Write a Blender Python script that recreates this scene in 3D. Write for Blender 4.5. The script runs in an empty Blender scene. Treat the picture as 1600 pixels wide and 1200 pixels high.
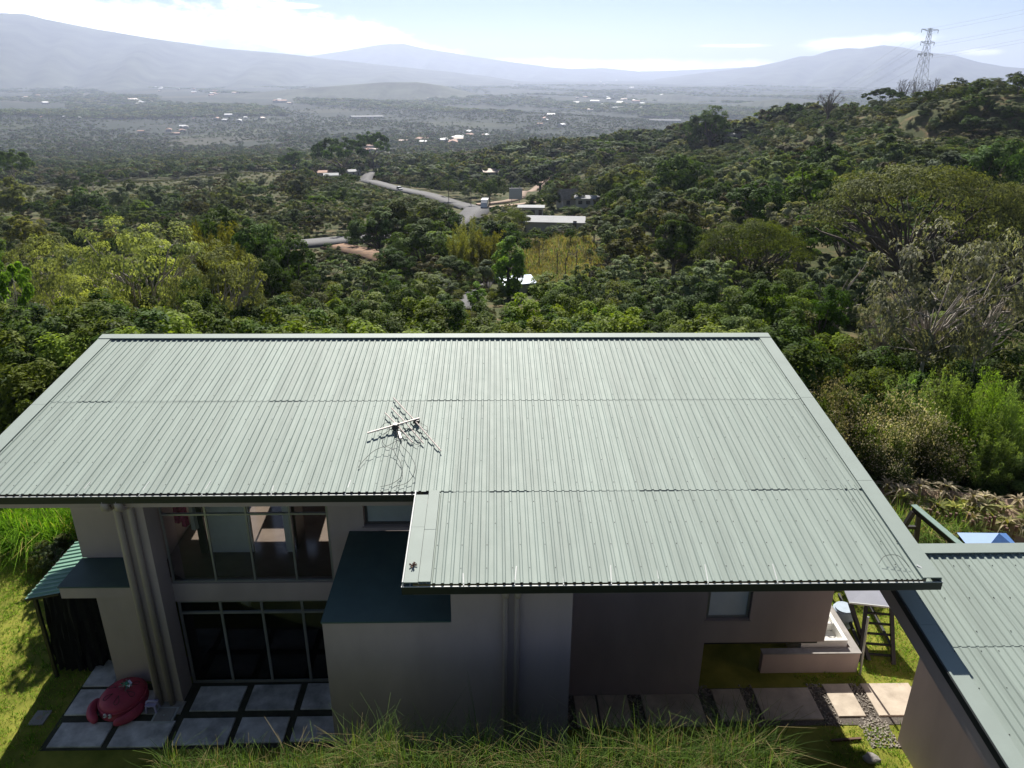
import bpy, bmesh, math, random
import numpy as np
from mathutils import Vector, Matrix

scene = bpy.context.scene
COL = scene.collection
R = math.radians

# ---------------------------------------------------------------- camera, world, sun, exposure
cam_d = bpy.data.cameras.new("camera"); cam = bpy.data.objects.new("camera", cam_d); COL.objects.link(cam)
cam_d.sensor_width = 36; cam_d.lens = 36 * 1185 / 1600; cam_d.clip_start = .1; cam_d.clip_end = 80000
cam.matrix_world = Matrix.Translation((0, 0, 15)) @ Matrix.Rotation(R(-1.3), 4, 'Z') @ Matrix.Rotation(R(67.54), 4, 'X') @ Matrix.Rotation(R(.3), 4, 'Z')
scene.camera = cam

SUN_EL, SUN_AZ = 39.0, -2.5          # azimuth from +Y towards +X
world = bpy.data.worlds.new("World"); scene.world = world; world.use_nodes = True
wn, wl = world.node_tree.nodes, world.node_tree.links
wn.clear()
SKY_STRENGTH = .05
def N(nodes, typ, **kw):
    n = nodes.new(typ)
    for k, v in kw.items():
        if k == 'op': n.operation = v
        else: setattr(n, k, v)
    return n
def M(nodes, links, op, a, b=None, clamp=False):
    n = nodes.new('ShaderNodeMath'); n.operation = op; n.use_clamp = clamp
    for i, v in enumerate((a, b)):
        if v is None: continue
        if isinstance(v, (int, float)): n.inputs[i].default_value = v
        else: links.new(v, n.inputs[i])
    return n.outputs[0]
def build_world():
    m = lambda op, a, b=None, clamp=False: M(wn, wl, op, a, b, clamp)
    out = wn.new('ShaderNodeOutputWorld'); bg = wn.new('ShaderNodeBackground'); bg.inputs[1].default_value = SKY_STRENGTH
    sky = wn.new('ShaderNodeTexSky'); sky.sky_type = 'NISHITA'; sky.sun_disc = False
    sky.sun_elevation = R(SUN_EL); sky.sun_rotation = R(SUN_AZ); sky.altitude = 900; sky.air_density = .6; sky.dust_density = .15; sky.ozone_density = 1.2
    tc = wn.new('ShaderNodeTexCoord'); sep = wn.new('ShaderNodeSeparateXYZ'); wl.new(tc.outputs['Generated'], sep.inputs[0])
    az = m('MULTIPLY', m('ARCTAN2', sep.outputs[0], sep.outputs[1]), 57.2958)
    el = m('MULTIPLY', m('ARCSINE', sep.outputs[2]), 57.2958)
    nv = wn.new('ShaderNodeCombineXYZ'); wl.new(m('MULTIPLY', az, .30), nv.inputs[0]); wl.new(m('MULTIPLY', el, .75), nv.inputs[1])
    n1 = wn.new('ShaderNodeTexNoise'); n1.inputs['Scale'].default_value = 1.0; n1.inputs['Detail'].default_value = 9; n1.inputs['Roughness'].default_value = .62
    wl.new(nv.outputs[0], n1.inputs['Vector'])
    nz = m('SUBTRACT', n1.outputs[0], .5)
    def blob(caz, cel, raz, rel, amp=1.0):     # a soft cloud bank: an ellipse in the sky, broken up by the noise
        a = m('DIVIDE', m('SUBTRACT', az, caz), raz); e = m('DIVIDE', m('SUBTRACT', el, cel), rel)
        d = m('SQRT', m('ADD', m('MULTIPLY', a, a), m('MULTIPLY', e, e)))
        return m('ADD', m('MULTIPLY', m('SUBTRACT', 1.0, d), 1.15), m('MULTIPLY', nz, 3.2 * amp))
    tilt = lambda caz, cel, slope: m('ADD', cel, m('MULTIPLY', m('SUBTRACT', az, caz), slope))
    parts = [blob(-25, tilt(-25, 2.7, -.08), 13, 1.55, .6), blob(-13, tilt(-13, 2.3, -.12), 9, 1.55, .8), blob(-6, tilt(-6, 1.2, -.16), 6, 1.0, .8),
             blob(23.9, tilt(23.9, 1.75, .05), 4.3, .55, .45), blob(30.7, 1.15, 1.5, .26, .35), blob(-16.6, 4.2, 1.6, .5, .5), blob(-13.6, 3.85, 2.4, .22, .5),
             blob(16, 1.6, 3, .16, .5), blob(-24, 5.2, 4, .6, .7), blob(2, .35, 26, .55, .4),
             # the same kind of cloud elsewhere round the horizon
             blob(70, 4, 20, 2.2), blob(120, 6, 24, 3), blob(-80, 4, 22, 2.4), blob(-140, 6, 26, 3), blob(175, 5, 20, 2.5)]
    tot = parts[0]
    for p in parts[1:]: tot = m('MAXIMUM', tot, p)
    mr = wn.new('ShaderNodeMapRange'); mr.interpolation_type = 'SMOOTHSTEP'; wl.new(tot, mr.inputs[0])
    mr.inputs[1].default_value = -.05; mr.inputs[2].default_value = .75
    shade = wn.new('ShaderNodeMapRange'); wl.new(n1.outputs[0], shade.inputs[0]); shade.inputs[1].default_value = .3; shade.inputs[2].default_value = .62
    shade.inputs[3].default_value = 20.0; shade.inputs[4].default_value = 42.0
    cc = wn.new('ShaderNodeCombineXYZ')
    for i, f in enumerate((1.0, 1.0, 1.03)): wl.new(m('MULTIPLY', shade.outputs[0], f), cc.inputs[i])
    mix = wn.new('ShaderNodeMix'); mix.data_type = 'RGBA'
    wl.new(m('MULTIPLY', mr.outputs[0], .92), mix.inputs[0]); wl.new(sky.outputs[0], mix.inputs[6]); wl.new(cc.outputs[0], mix.inputs[7])
    wl.new(mix.outputs[2], bg.inputs[0]); wl.new(bg.outputs[0], out.inputs[0])
build_world()
sun_d = bpy.data.lights.new("sun", 'SUN'); sun_d.energy = 5.0; sun_d.angle = R(.53); sun_d.color = (1, .95, .87)
sun = bpy.data.objects.new("sun", sun_d); COL.objects.link(sun)
sv = Vector((math.sin(R(SUN_AZ)) * math.cos(R(SUN_EL)), math.cos(R(SUN_AZ)) * math.cos(R(SUN_EL)), math.sin(R(SUN_EL))))
sun.rotation_euler = (-sv).to_track_quat('-Z', 'Y').to_euler(); sun.location = (0, 60, 80)
scene.view_settings.view_transform = 'Standard'; scene.view_settings.look = 'None'
scene.view_settings.gamma = 1; scene.view_settings.use_curve_mapping = False; scene.view_settings.exposure = .87
scene.render.engine = 'CYCLES'
cy = scene.cycles
cy.use_denoising = True; cy.max_bounces = 6; cy.diffuse_bounces = 3; cy.glossy_bounces = 3; cy.transmission_bounces = 4; cy.transparent_max_bounces = 12; cy.volume_bounces = 0
cy.sample_clamp_indirect = 6; cy.caustics_reflective = False; cy.caustics_refractive = False
try: cy.denoising_prefilter = 'ACCURATE'
except Exception: pass

# ---------------------------------------------------------------- helpers
def tag(o, label=None, cat=None, group=None, kind=None):
    if label: o['label'] = label
    if cat: o['category'] = cat
    if group: o['group'] = group
    if kind: o['kind'] = kind
    return o
def empty(name, loc, label=None, cat=None, group=None, rz=0):
    o = bpy.data.objects.new(name, None); o.empty_display_size = .3; COL.objects.link(o); o.location = loc; o.rotation_euler.z = rz
    return tag(o, label, cat, group)
def link(name, me, parent=None, local=False):
    o = bpy.data.objects.new(name, me); COL.objects.link(o)
    if parent is not None:
        o.parent = parent
        if not local:
            o.matrix_parent_inverse = Matrix.Translation(-wpos(parent))
    return o
def wpos(o): return Vector(o.location) + (wpos(o.parent) + o.matrix_parent_inverse.translation if o.parent is not None else Vector())
class MB:
    """collects shapes; build() links them as one mesh object"""
    def __init__(s): s.v = []; s.f = []; s.mi = []
    def add(s, vs, fs, mi=0):
        b = len(s.v); s.v += [tuple(p) for p in vs]; s.f += [tuple(i + b for i in f) for f in fs]; s.mi += [mi] * len(fs); return s
    def box(s, x0, x1, y0, y1, z0, z1, mi=0):
        return s.add([(x0,y0,z0),(x1,y0,z0),(x1,y1,z0),(x0,y1,z0),(x0,y0,z1),(x1,y0,z1),(x1,y1,z1),(x0,y1,z1)],
                     [(0,3,2,1),(4,5,6,7),(0,1,5,4),(1,2,6,5),(2,3,7,6),(3,0,4,7)], mi)
    def hexa(s, bot, top, mi=0):
        return s.add(list(bot) + list(top), [(3,2,1,0),(4,5,6,7),(0,1,5,4),(1,2,6,5),(2,3,7,6),(3,0,4,7)], mi)
    def bar(s, a, b, w, h=None, mi=0):
        a = Vector(a); b = Vector(b); h = h or w; d = (b - a).normalized()
        u = d.cross(Vector((0,0,1)))
        if u.length < 1e-3: u = Vector((1,0,0))
        u.normalize(); n = u.cross(d).normalized(); u = u * w / 2; n = n * h / 2
        return s.hexa([a-u-n, a+u-n, a+u+n, a-u+n], [b-u-n, b+u-n, b+u+n, b-u+n], mi)
    def tube(s, pts, r, seg=8, mi=0, cap=True):
        pts = [Vector(p) for p in pts]; rr = r if isinstance(r, (list, tuple)) else [r] * len(pts); base = len(s.v); vs = []
        for i, p in enumerate(pts):
            d = (pts[min(i+1, len(pts)-1)] - pts[max(i-1, 0)]).normalized()
            u = d.cross(Vector((.31, .17, 1)));
            if u.length < 1e-3: u = Vector((1,0,0))
            u.normalize(); w = d.cross(u)
            vs += [p + (u * math.cos(k*2*math.pi/seg) + w * math.sin(k*2*math.pi/seg)) * rr[i] for k in range(seg)]
        fs = []
        for i in range(len(pts)-1):
            for k in range(seg):
                k2 = (k+1) % seg; fs.append((i*seg+k, i*seg+k2, (i+1)*seg+k2, (i+1)*seg+k))
        if cap: fs += [tuple(range(seg))[::-1], tuple((len(pts)-1)*seg + k for k in range(seg))]
        return s.add(vs, fs, mi)
    def build(s, name, mats, parent=None, smooth=False, local=False):
        me = bpy.data.meshes.new(name); me.from_pydata(s.v, [], s.f)
        for m in (mats if isinstance(mats, (list, tuple)) else [mats]): me.materials.append(m)
        if any(s.mi): me.polygons.foreach_set('material_index', s.mi)
        if smooth: me.polygons.foreach_set('use_smooth', [True] * len(s.f))
        me.update()
        return link(name, me, parent, local)
def np_mesh(name, V, F, mats, tint=None, smooth=False):
    """V (n,3), F (m,k) with k = 3 or 4"""
    me = bpy.data.meshes.new(name); V = np.ascontiguousarray(V, np.float32); F = np.ascontiguousarray(F, np.int32); k = F.shape[1]
    me.vertices.add(len(V)); me.vertices.foreach_set('co', V.ravel())
    me.loops.add(F.size); me.loops.foreach_set('vertex_index', F.ravel())
    me.polygons.add(len(F)); me.polygons.foreach_set('loop_start', np.arange(0, F.size, k, dtype=np.int32))
    try: me.polygons.foreach_set('loop_total', np.full(len(F), k, np.int32))
    except Exception: pass
    if smooth: me.polygons.foreach_set('use_smooth', np.ones(len(F), bool))
    for m in (mats if isinstance(mats, (list, tuple)) else [mats]): me.materials.append(m)
    if tint is not None:
        a = me.attributes.new('tint', 'FLOAT', 'POINT'); a.data.foreach_set('value', np.ascontiguousarray(tint, np.float32))
    me.update(calc_edges=True); me.validate()
    return me

# ---------------------------------------------------------------- materials
def mat(name, col, rough=.7, var=.15, scale=6.0, bump=0.0, bscale=60.0, metal=0.0, spec=.5, col2=None, coords='Object', detail=5, stretch=None, grime=0.0):
    m = bpy.data.materials.new(name); m.use_nodes = True; n, l = m.node_tree.nodes, m.node_tree.links
    p = n['Principled BSDF']; p.inputs['Roughness'].default_value = rough; p.inputs['Metallic'].default_value = metal; p.inputs['Specular IOR Level'].default_value = spec
    tc = n.new('ShaderNodeTexCoord'); src = tc.outputs[coords]
    if coords == 'World':
        pass
    if stretch:
        mp = n.new('ShaderNodeMapping'); mp.inputs['Scale'].default_value = stretch; l.new(src, mp.inputs[0]); src = mp.outputs[0]
    nz = n.new('ShaderNodeTexNoise'); nz.inputs['Scale'].default_value = scale; nz.inputs['Detail'].default_value = detail; nz.inputs['Roughness'].default_value = .6; l.new(src, nz.inputs['Vector'])
    cr = n.new('ShaderNodeValToRGB'); l.new(nz.outputs[0], cr.inputs[0])
    a = col; b = col2 or col
    cr.color_ramp.elements[0].position = .3; cr.color_ramp.elements[1].position = .7
    cr.color_ramp.elements[0].color = tuple(c * (1 - var) for c in a) + (1,); cr.color_ramp.elements[1].color = tuple(min(1, c * (1 + var)) for c in b) + (1,)
    l.new(cr.outputs[0], p.inputs['Base Color'])
    if bump:
        n2 = n.new('ShaderNodeTexNoise'); n2.inputs['Scale'].default_value = bscale; n2.inputs['Detail'].default_value = 3; l.new(tc.outputs[coords], n2.inputs['Vector'])
        bp = n.new('ShaderNodeBump'); bp.inputs['Strength'].default_value = bump; bp.inputs['Distance'].default_value = .02; l.new(n2.outputs[0], bp.inputs['Height']); l.new(bp.outputs[0], p.inputs['Normal'])
    return m
def leaf_mat(name, dark, light, trans=.3, rough=.7, spec=.06, hue=.03, tcol=None):
    """leaf colour varies leaf by leaf (mesh attribute), plant by plant (object random)"""
    dark = tuple(c * .95 for c in dark); light = tuple(c * 1.25 for c in light)
    m = bpy.data.materials.new(name); m.use_nodes = True; n, l = m.node_tree.nodes, m.node_tree.links
    p = n['Principled BSDF']; out = n['Material Output']
    at = n.new('ShaderNodeAttribute'); at.attribute_name = 'tint'
    cr = n.new('ShaderNodeValToRGB'); cr.color_ramp.elements[0].color = dark + (1,); cr.color_ramp.elements[1].color = light + (1,)
    l.new(at.outputs['Fac'], cr.inputs[0])
    oi = n.new('ShaderNodeObjectInfo'); hs = n.new('ShaderNodeHueSaturation'); l.new(cr.outputs[0], hs.inputs['Color'])
    m1 = n.new('ShaderNodeMapRange'); l.new(oi.outputs['Random'], m1.inputs[0]); m1.inputs[3].default_value = .5 - hue; m1.inputs[4].default_value = .5 + hue * .6; l.new(m1.outputs[0], hs.inputs['Hue'])
    fr = M(n, l, 'FRACT', M(n, l, 'MULTIPLY', oi.outputs['Random'], 7.31))
    m2 = n.new('ShaderNodeMapRange'); l.new(fr, m2.inputs[0]); m2.inputs[3].default_value = .62; m2.inputs[4].default_value = 1.35; l.new(m2.outputs[0], hs.inputs['Value'])
    fr2 = M(n, l, 'FRACT', M(n, l, 'MULTIPLY', oi.outputs['Random'], 17.7))
    m3 = n.new('ShaderNodeMapRange'); l.new(fr2, m3.inputs[0]); m3.inputs[3].default_value = .85; m3.inputs[4].default_value = 1.1; l.new(m3.outputs[0], hs.inputs['Saturation'])
    l.new(hs.outputs[0], p.inputs['Base Color']); p.inputs['Roughness'].default_value = rough; p.inputs['Specular IOR Level'].default_value = spec
    tr = n.new('ShaderNodeBsdfTranslucent'); mx = n.new('ShaderNodeMixShader'); mx.inputs[0].default_value = trans
    tm = n.new('ShaderNodeMix'); tm.data_type = 'RGBA'; tm.blend_type = 'MULTIPLY'; tm.inputs[0].default_value = 1; l.new(hs.outputs[0], tm.inputs[6]); tm.inputs[7].default_value = (tcol or (1.5, 1.5, .7)) + (1,)
    l.new(tm.outputs[2], tr.inputs[0])
    l.new(p.outputs[0], mx.inputs[1]); l.new(tr.outputs[0], mx.inputs[2]); l.new(mx.outputs[0], out.inputs[0])
    return m
def glass_mat(name, tint=(.96, .97, .97), refl=1.0):
    m = bpy.data.materials.new(name); m.use_nodes = True; n, l = m.node_tree.nodes, m.node_tree.links; n.clear()
    out = n.new('ShaderNodeOutputMaterial'); t = n.new('ShaderNodeBsdfTransparent'); t.inputs[0].default_value = tint + (1,)
    g = n.new('ShaderNodeBsdfGlossy'); g.inputs['Roughness'].default_value = .02; fz = n.new('ShaderNodeFresnel'); fz.inputs[0].default_value = 1.5
    mx = n.new('ShaderNodeMixShader'); l.new(M(n, l, 'MULTIPLY', fz.outputs[0], refl), mx.inputs[0]); l.new(t.outputs[0], mx.inputs[1]); l.new(g.outputs[0], mx.inputs[2]); l.new(mx.outputs[0], out.inputs[0])
    return m
def roof_mat():
    m = mat('roof_paint', (.275, .328, .292), rough=.4, var=.15, scale=1.6, spec=.3, detail=8, stretch=(1.6, .16, 1))
    n, l = m.node_tree.nodes, m.node_tree.links; p = n['Principled BSDF']
    oi = n.new('ShaderNodeObjectInfo'); hs = n.new('ShaderNodeHueSaturation'); mr = n.new('ShaderNodeMapRange')
    l.new(oi.outputs['Random'], mr.inputs[0]); mr.inputs[3].default_value = .94; mr.inputs[4].default_value = 1.05; l.new(mr.outputs[0], hs.inputs['Value'])
    src = p.inputs['Base Color'].links[0].from_socket; l.new(src, hs.inputs['Color']); l.new(hs.outputs[0], p.inputs['Base Color'])
    nz = n.new('ShaderNodeTexNoise'); nz.inputs['Scale'].default_value = 2.0; nz.inputs['Detail'].default_value = 6
    tc = n.new('ShaderNodeTexCoord'); l.new(tc.outputs['Object'], nz.inputs['Vector'])
    r2 = n.new('ShaderNodeMapRange'); l.new(nz.outputs[0], r2.inputs[0]); r2.inputs[3].default_value = .60; r2.inputs[4].default_value = .72; l.new(r2.outputs[0], p.inputs['Roughness'])
    return m
MT = {}
MT['roof'] = roof_mat()
MT['flash'] = mat('roof_flashing', (.28, .33, .297), .65, .05, 1.5, spec=.3)
MT['deck'] = mat('deck_sheet', (.045, .088, .078), .6, .12, 2.5)
MT['gutter'] = mat('gutter_paint', (.008, .012, .011), .5, .1)
MT['lip'] = mat('galvanised', (.45, .47, .46), .55, .08)
MT['stucco'] = mat('stucco', (.43, .35, .33), .85, .15, .7, bump=.12, bscale=110, detail=9, stretch=(1, 1, .35))
MT['fascia'] = mat('fascia_board', (.40, .325, .30), .75, .06, 2.0, bump=.1)
MT['pipe'] = mat('pipe_paint', (.37, .31, .29), .55, .05)
MT['white'] = mat('white_panel', (.80, .79, .77), .6, .05)
MT['alu'] = mat('aluminium', (.40, .40, .39), .35, .05, metal=.6)
MT['dark_frame'] = mat('dark_frame', (.07, .065, .06), .45, .1)
MT['glass'] = glass_mat('clear_glass')
MT['curtain'] = mat('curtained_glass', (.78, .82, .84), .2, .05, 2.5)
MT['townroof'] = mat('town_roof', (.75, .75, .74), .6, .05, .3)
MT['frost'] = mat('frosted_glass', (.38, .42, .43), .25, .04)
MT['tile'] = mat('floor_tile', (.21, .165, .135), .12, .12, 3)
MT['wood'] = mat('dark_wood', (.06, .04, .03), .5, .3, 3, stretch=(1, 12, 12))
MT['black'] = mat('black_timber', (.014, .012, .011), .6, .3, 4)
MT['net'] = mat('shade_netting', (.004, .004, .004), .95, .3, 9, bump=.6, bscale=90)
MT['paver'] = mat('concrete_paver', (.43, .36, .28), .85, .16, 2.2, bump=.2, bscale=70, col2=(.50, .43, .34))
MT['paver_grey'] = mat('grey_paver', (.46, .455, .45), .85, .45, 1.8, bump=.2, bscale=70, col2=(.56, .55, .54))
MT['concrete'] = mat('concrete', (.30, .28, .26), .85, .2, 4, bump=.2)
MT['red'] = mat('red_plastic', (.40, .045, .085), .6, .2, 4)
MT['lilac'] = mat('lilac_plastic', (.42, .38, .58), .45, .08)
MT['eye'] = mat('eye_white', (.8, .8, .78), .4, .02)
MT['ink'] = mat('black_paint', (.01, .01, .01), .4, .05)
MT['teal_toy'] = mat('green_film', (.03, .30, .22), .25, .4, 30)
MT['silver_toy'] = mat('silver_film', (.6, .6, .6), .2, .3, 30, metal=.7)
MT['greysheet'] = mat('grey_sheet', (.26, .27, .31), .4, .08, 1.5, spec=.5)
MT['blue'] = mat('blue_fabric', (.09, .22, .52), .6, .08)
MT['bluemetal'] = mat('blue_roof', (.18, .30, .50), .45, .2, .8)
MT['greenbeam'] = mat('green_metal', (.20, .28, .24), .4, .1)
MT['porcelain'] = mat('white_sink', (.75, .74, .70), .35, .05)
MT['antenna'] = mat('antenna_metal', (.66, .56, .50), .5, .1, 8)
MT['cable'] = mat('cable_black', (.02, .02, .018), .6, .1)
MT['bark'] = mat('bark', (.12, .10, .085), .9, .35, 3, bump=.5, bscale=20)
MT['leanto'] = mat('mint_roof_paint', (.17, .33, .24), .55, .06, 1.2)
MT['shedroof'] = mat('dull_white_roof', (.20, .205, .21), .8, .1, .1, spec=.1)
MT['earth'] = mat('red_earth', (.17, .095, .05), .95, .55, .5)
MT['bark_pale'] = mat('pale_bark', (.34, .30, .26), .85, .25, 3, bump=.3, bscale=20)
MT['culm'] = mat('bamboo_culm', (.22, .24, .09), .6, .25, 2)
MT['steel'] = mat('galvanised_steel', (.40, .41, .43), .6, .1)
MT['asphalt'] = mat('asphalt', (.12, .118, .12), .8, .1, .1, spec=.12)
MT['dirt'] = mat('dirt_track', (.30, .21, .15), .95, .25, .3)
MT['whitewall'] = mat('painted_wall', (.45, .43, .39), .8, .1, .4)
MT['whiteroof'] = mat('white_metal_roof', (.33, .34, .35), .7, .12, .3, spec=.1)
MT['tileroof'] = mat('clay_roof', (.36, .19, .12), .8, .2, .5)
MT['tanroof'] = mat('tan_roof', (.55, .40, .30), .7, .1, .5)
MT['thatch'] = mat('thatch', (.30, .25, .19), .95, .3, 2)
MT['window_dark'] = mat('dark_window', (.03, .035, .04), .15, .1)
MT['car_white'] = mat('white_car_paint', (.7, .7, .7), .25, .03)
MT['car_dark'] = mat('grey_car_paint', (.12, .13, .15), .25, .05)
MT['rubber'] = mat('tyre_rubber', (.015, .015, .015), .8, .1)
MT['stake'] = mat('reddish_stake', (.12, .065, .048), .85, .25, 3)
MT['billboard'] = mat('billboard_back', (.42, .46, .50), .6, .05, .5)

# foliage (dark, light)
LF = {}
LF['dark'] = leaf_mat('leaf_dark_green', (.016, .036, .007), (.082, .140, .026), .30, hue=.015)
LF['mid'] = leaf_mat('leaf_mid_green', (.026, .050, .010), (.140, .195, .038), .34, hue=.02)
LF['bright'] = leaf_mat('leaf_bright_green', (.05, .11, .012), (.15, .25, .03), .40, hue=.012)
LF['olive'] = leaf_mat('leaf_olive', (.045, .058, .014), (.18, .195, .046), .32, hue=.018)
LF['umbrella'] = leaf_mat('leaf_umbrella', (.032, .044, .014), (.155, .165, .050), .28, hue=.010)
LF['grey'] = leaf_mat('leaf_grey_green', (.042, .066, .030), (.18, .23, .11), .25, hue=.012)
LF['pale'] = leaf_mat('leaf_pale_green', (.085, .11, .030), (.33, .37, .13), .36, hue=.010)
LF['brown'] = leaf_mat('leaf_dry_brown', (.062, .060, .032), (.15, .14, .075), .25, hue=.01)
LF['silver'] = leaf_mat('leaf_silver', (.10, .11, .065), (.30, .31, .20), .28, hue=.01)
LF['coffee'] = leaf_mat('leaf_coffee', (.020, .046, .006), (.185, .245, .030), .34, hue=.012, spec=.05, rough=.6)
LF['feather'] = leaf_mat('leaf_feathery', (.050, .10, .014), (.17, .25, .045), .40, hue=.012)
LF['gold'] = leaf_mat('leaf_golden', (.070, .080, .014), (.21, .215, .042), .35, hue=.01)
LF['straw'] = leaf_mat('leaf_straw', (.19, .16, .04), (.40, .33, .09), .3, hue=.01)
LF['plume'] = leaf_mat('flower_plume', (.19, .17, .10), (.42, .38, .26), .25, hue=.005)
LF['grass'] = leaf_mat('grass_blade', (.035, .095, .010), (.18, .29, .040), .40, hue=.01)
LF['drygrass'] = leaf_mat('dry_grass_blade', (.20, .16, .06), (.40, .31, .13), .3)
LF['banana'] = leaf_mat('banana_leaf', (.06, .14, .015), (.13, .26, .03), .45)
LF['brom'] = leaf_mat('bromeliad_leaf', (.11, .14, .03), (.32, .33, .11), .3)
LF['bed'] = leaf_mat('dry_bed_leaf', (.18, .15, .09), (.46, .40, .27), .25, hue=.01)
# ---- terrain height (metres; the house stands on a level cut at z = 0) ----
BASE_R = [0, 25, 32, 45, 80, 140, 190, 260, 400, 800, 1300, 2200, 5000, 40000]
BASE_Z = [0, 0, -1.2, -3.6, -10, -19, -25, -32, -43, -74, -113, -152, -156, -156]
HILL = np.array([
 (162,260,44),(170,320,42),(175,400,38),(150,480,31),(118,540,28),(47,600,19),(-20,620,9),(60,120,10),(45,150,6),(100,150,17),
 (0,120,0),(0,200,0),(0,300,0),(-10,400,0),(40,300,3),(80,400,14),(30,480,7),(100,300,17),(120,220,26),(230,380,48),(220,600,4),(110,720,-4),(0,760,-2),
 (300,300,55),(-70,500,0),(-70,620,2),(-150,300,0),(-150,450,0),(-150,150,0),(-60,90,0),(-40,60,0),(30,60,0),(60,70,3),(0,900,0),(150,900,0),(-250,600,0),(-300,900,0),(300,900,0),
 (400,600,0),(200,150,28),(130,90,14),(-400,300,0),(0,40,0),(40,40,0),(90,45,3),(-90,40,0),(80,200,14),(60,220,8),(150,180,26)], float)
def smooth(a, b, x):
    t = np.clip((x - a) / (b - a), 0, 1); return t * t * (3 - 2 * t)
def terrain(x, y):
    x = np.asarray(x, float); y = np.asarray(y, float)
    r = np.hypot(x, y)
    z = np.interp(r, BASE_R, BASE_Z)
    num = np.zeros_like(r); den = np.zeros_like(r)
    for hx, hy, hz in HILL:
        w = 1.0 / (((x - hx) ** 2 + (y - hy) ** 2) + 300.0) ** 1.75
        num = num + w * hz; den = den + w
    z = z + num / den * smooth(40, 90, r) * (1 - smooth(900, 1500, r))
    amp = smooth(40, 150, r) * 1.6 + smooth(900, 2600, r) * 9
    lam = 1 + smooth(600, 2500, r) * 9
    z = z + amp * (np.sin(x / (31 * lam) + 1.3) * np.cos(y / (43 * lam)) + .5 * np.sin(x / (17 * lam) + y / (23 * lam)))
    # level cut for the house, grassy bank in front of it
    flat = smooth(23, 27, np.maximum(np.abs(x) * .95, y))
    z = z * np.where(y > 0, flat, 1)
    bank = 4.1 * smooth(11.5, 9.45, y + .15 * np.sin(x * 1.1)) + np.clip(9.3 - y, 0, 30) * .16
    side = smooth(-9.5, -5.5, x) * smooth(7.0, 4.6, x) + smooth(9.5, 5, y)
    z = np.where((y < 12.2) & (np.abs(x) < 60), bank * np.clip(side, 0, 1) * smooth(60, 30, np.abs(x)) + z * (y > 0), z)
    return z
# ---------------------------------------------------------------- ground, valley, mountains
def ground_mat():
    m = bpy.data.materials.new('ground_cover'); m.use_nodes = True; n, l = m.node_tree.nodes, m.node_tree.links; p = n['Principled BSDF']; p.inputs['Roughness'].default_value = .95; p.inputs['Specular IOR Level'].default_value = .1
    tc = n.new('ShaderNodeTexCoord'); P = tc.outputs['Object']
    def noise(scale, detail=6, rough=.6):
        z = n.new('ShaderNodeTexNoise'); z.inputs['Scale'].default_value = scale; z.inputs['Detail'].default_value = detail; z.inputs['Roughness'].default_value = rough; l.new(P, z.inputs['Vector']); return z.outputs[0]
    def ramp(v, stops):
        c = n.new('ShaderNodeValToRGB'); l.new(v, c.inputs[0]); e = c.color_ramp.elements
        while len(e) < len(stops): e.new(.5)
        for k, (pos, col) in enumerate(stops): e[k].position = pos; e[k].color = tuple(col) + (1,)
        return c.outputs[0]
    def mixc(f, a, b):
        x = n.new('ShaderNodeMix'); x.data_type = 'RGBA'
        l.new(f, x.inputs[0]); l.new(a, x.inputs[6]); l.new(b, x.inputs[7]); return x.outputs[2]
    near = ramp(noise(.22, 8, .7), [(.30, (.030, .040, .014)), (.50, (.065, .075, .026)), (.62, (.13, .10, .05)), (.74, (.24, .15, .075))])
    far = ramp(noise(.009, 12, .78), [(.36, (.010, .018, .010)), (.53, (.020, .030, .016)), (.60, (.042, .048, .028)), (.66, (.13, .105, .07)), (.72, (.02, .03, .016))])
    # field patches on the valley floor
    vo = n.new('ShaderNodeTexVoronoi'); vo.inputs['Scale'].default_value = .0032; vo.inputs['Randomness'].default_value = .9; l.new(P, vo.inputs['Vector'])
    sc = n.new('ShaderNodeSeparateColor'); l.new(vo.outputs['Color'], sc.inputs[0])
    field = ramp(sc.outputs[0], [(.0, (.02, .032, .015)), (.6, (.03, .04, .02)), (.78, (.09, .10, .04)), (.9, (.13, .11, .075)), (1.0, (.06, .085, .03))])
    far2 = mixc(M(n, l, 'MULTIPLY', sc.outputs[1], .5), far, field)
    geo = n.new('ShaderNodeNewGeometry'); ln = n.new('ShaderNodeVectorMath'); ln.operation = 'LENGTH'; l.new(geo.outputs['Position'], ln.inputs[0])
    mr = n.new('ShaderNodeMapRange'); l.new(ln.outputs['Value'], mr.inputs[0]); mr.inputs[1].default_value = 500; mr.inputs[2].default_value = 1800
    sp = n.new('ShaderNodeSeparateXYZ'); l.new(geo.outputs['Position'], sp.inputs[0]); yb = n.new('ShaderNodeMapRange'); l.new(sp.outputs[1], yb.inputs[0]); yb.inputs[1].default_value = 13; yb.inputs[2].default_value = 10
    grassy = ramp(noise(.5, 8, .7), [(.3, (.055, .085, .025)), (.55, (.10, .12, .04)), (.75, (.17, .15, .08))])       # the grass slope the photographer flies over
    l.new(mixc(mr.outputs[0], mixc(yb.outputs[0], near, grassy), far2), p.inputs['Base Color'])
    return m
MT['ground'] = ground_mat()
MT['mountain'] = mat('mountain_forest', (.025, .035, .025), .95, .6, .0030, spec=.1, col2=(.065, .075, .05), detail=10)
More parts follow.
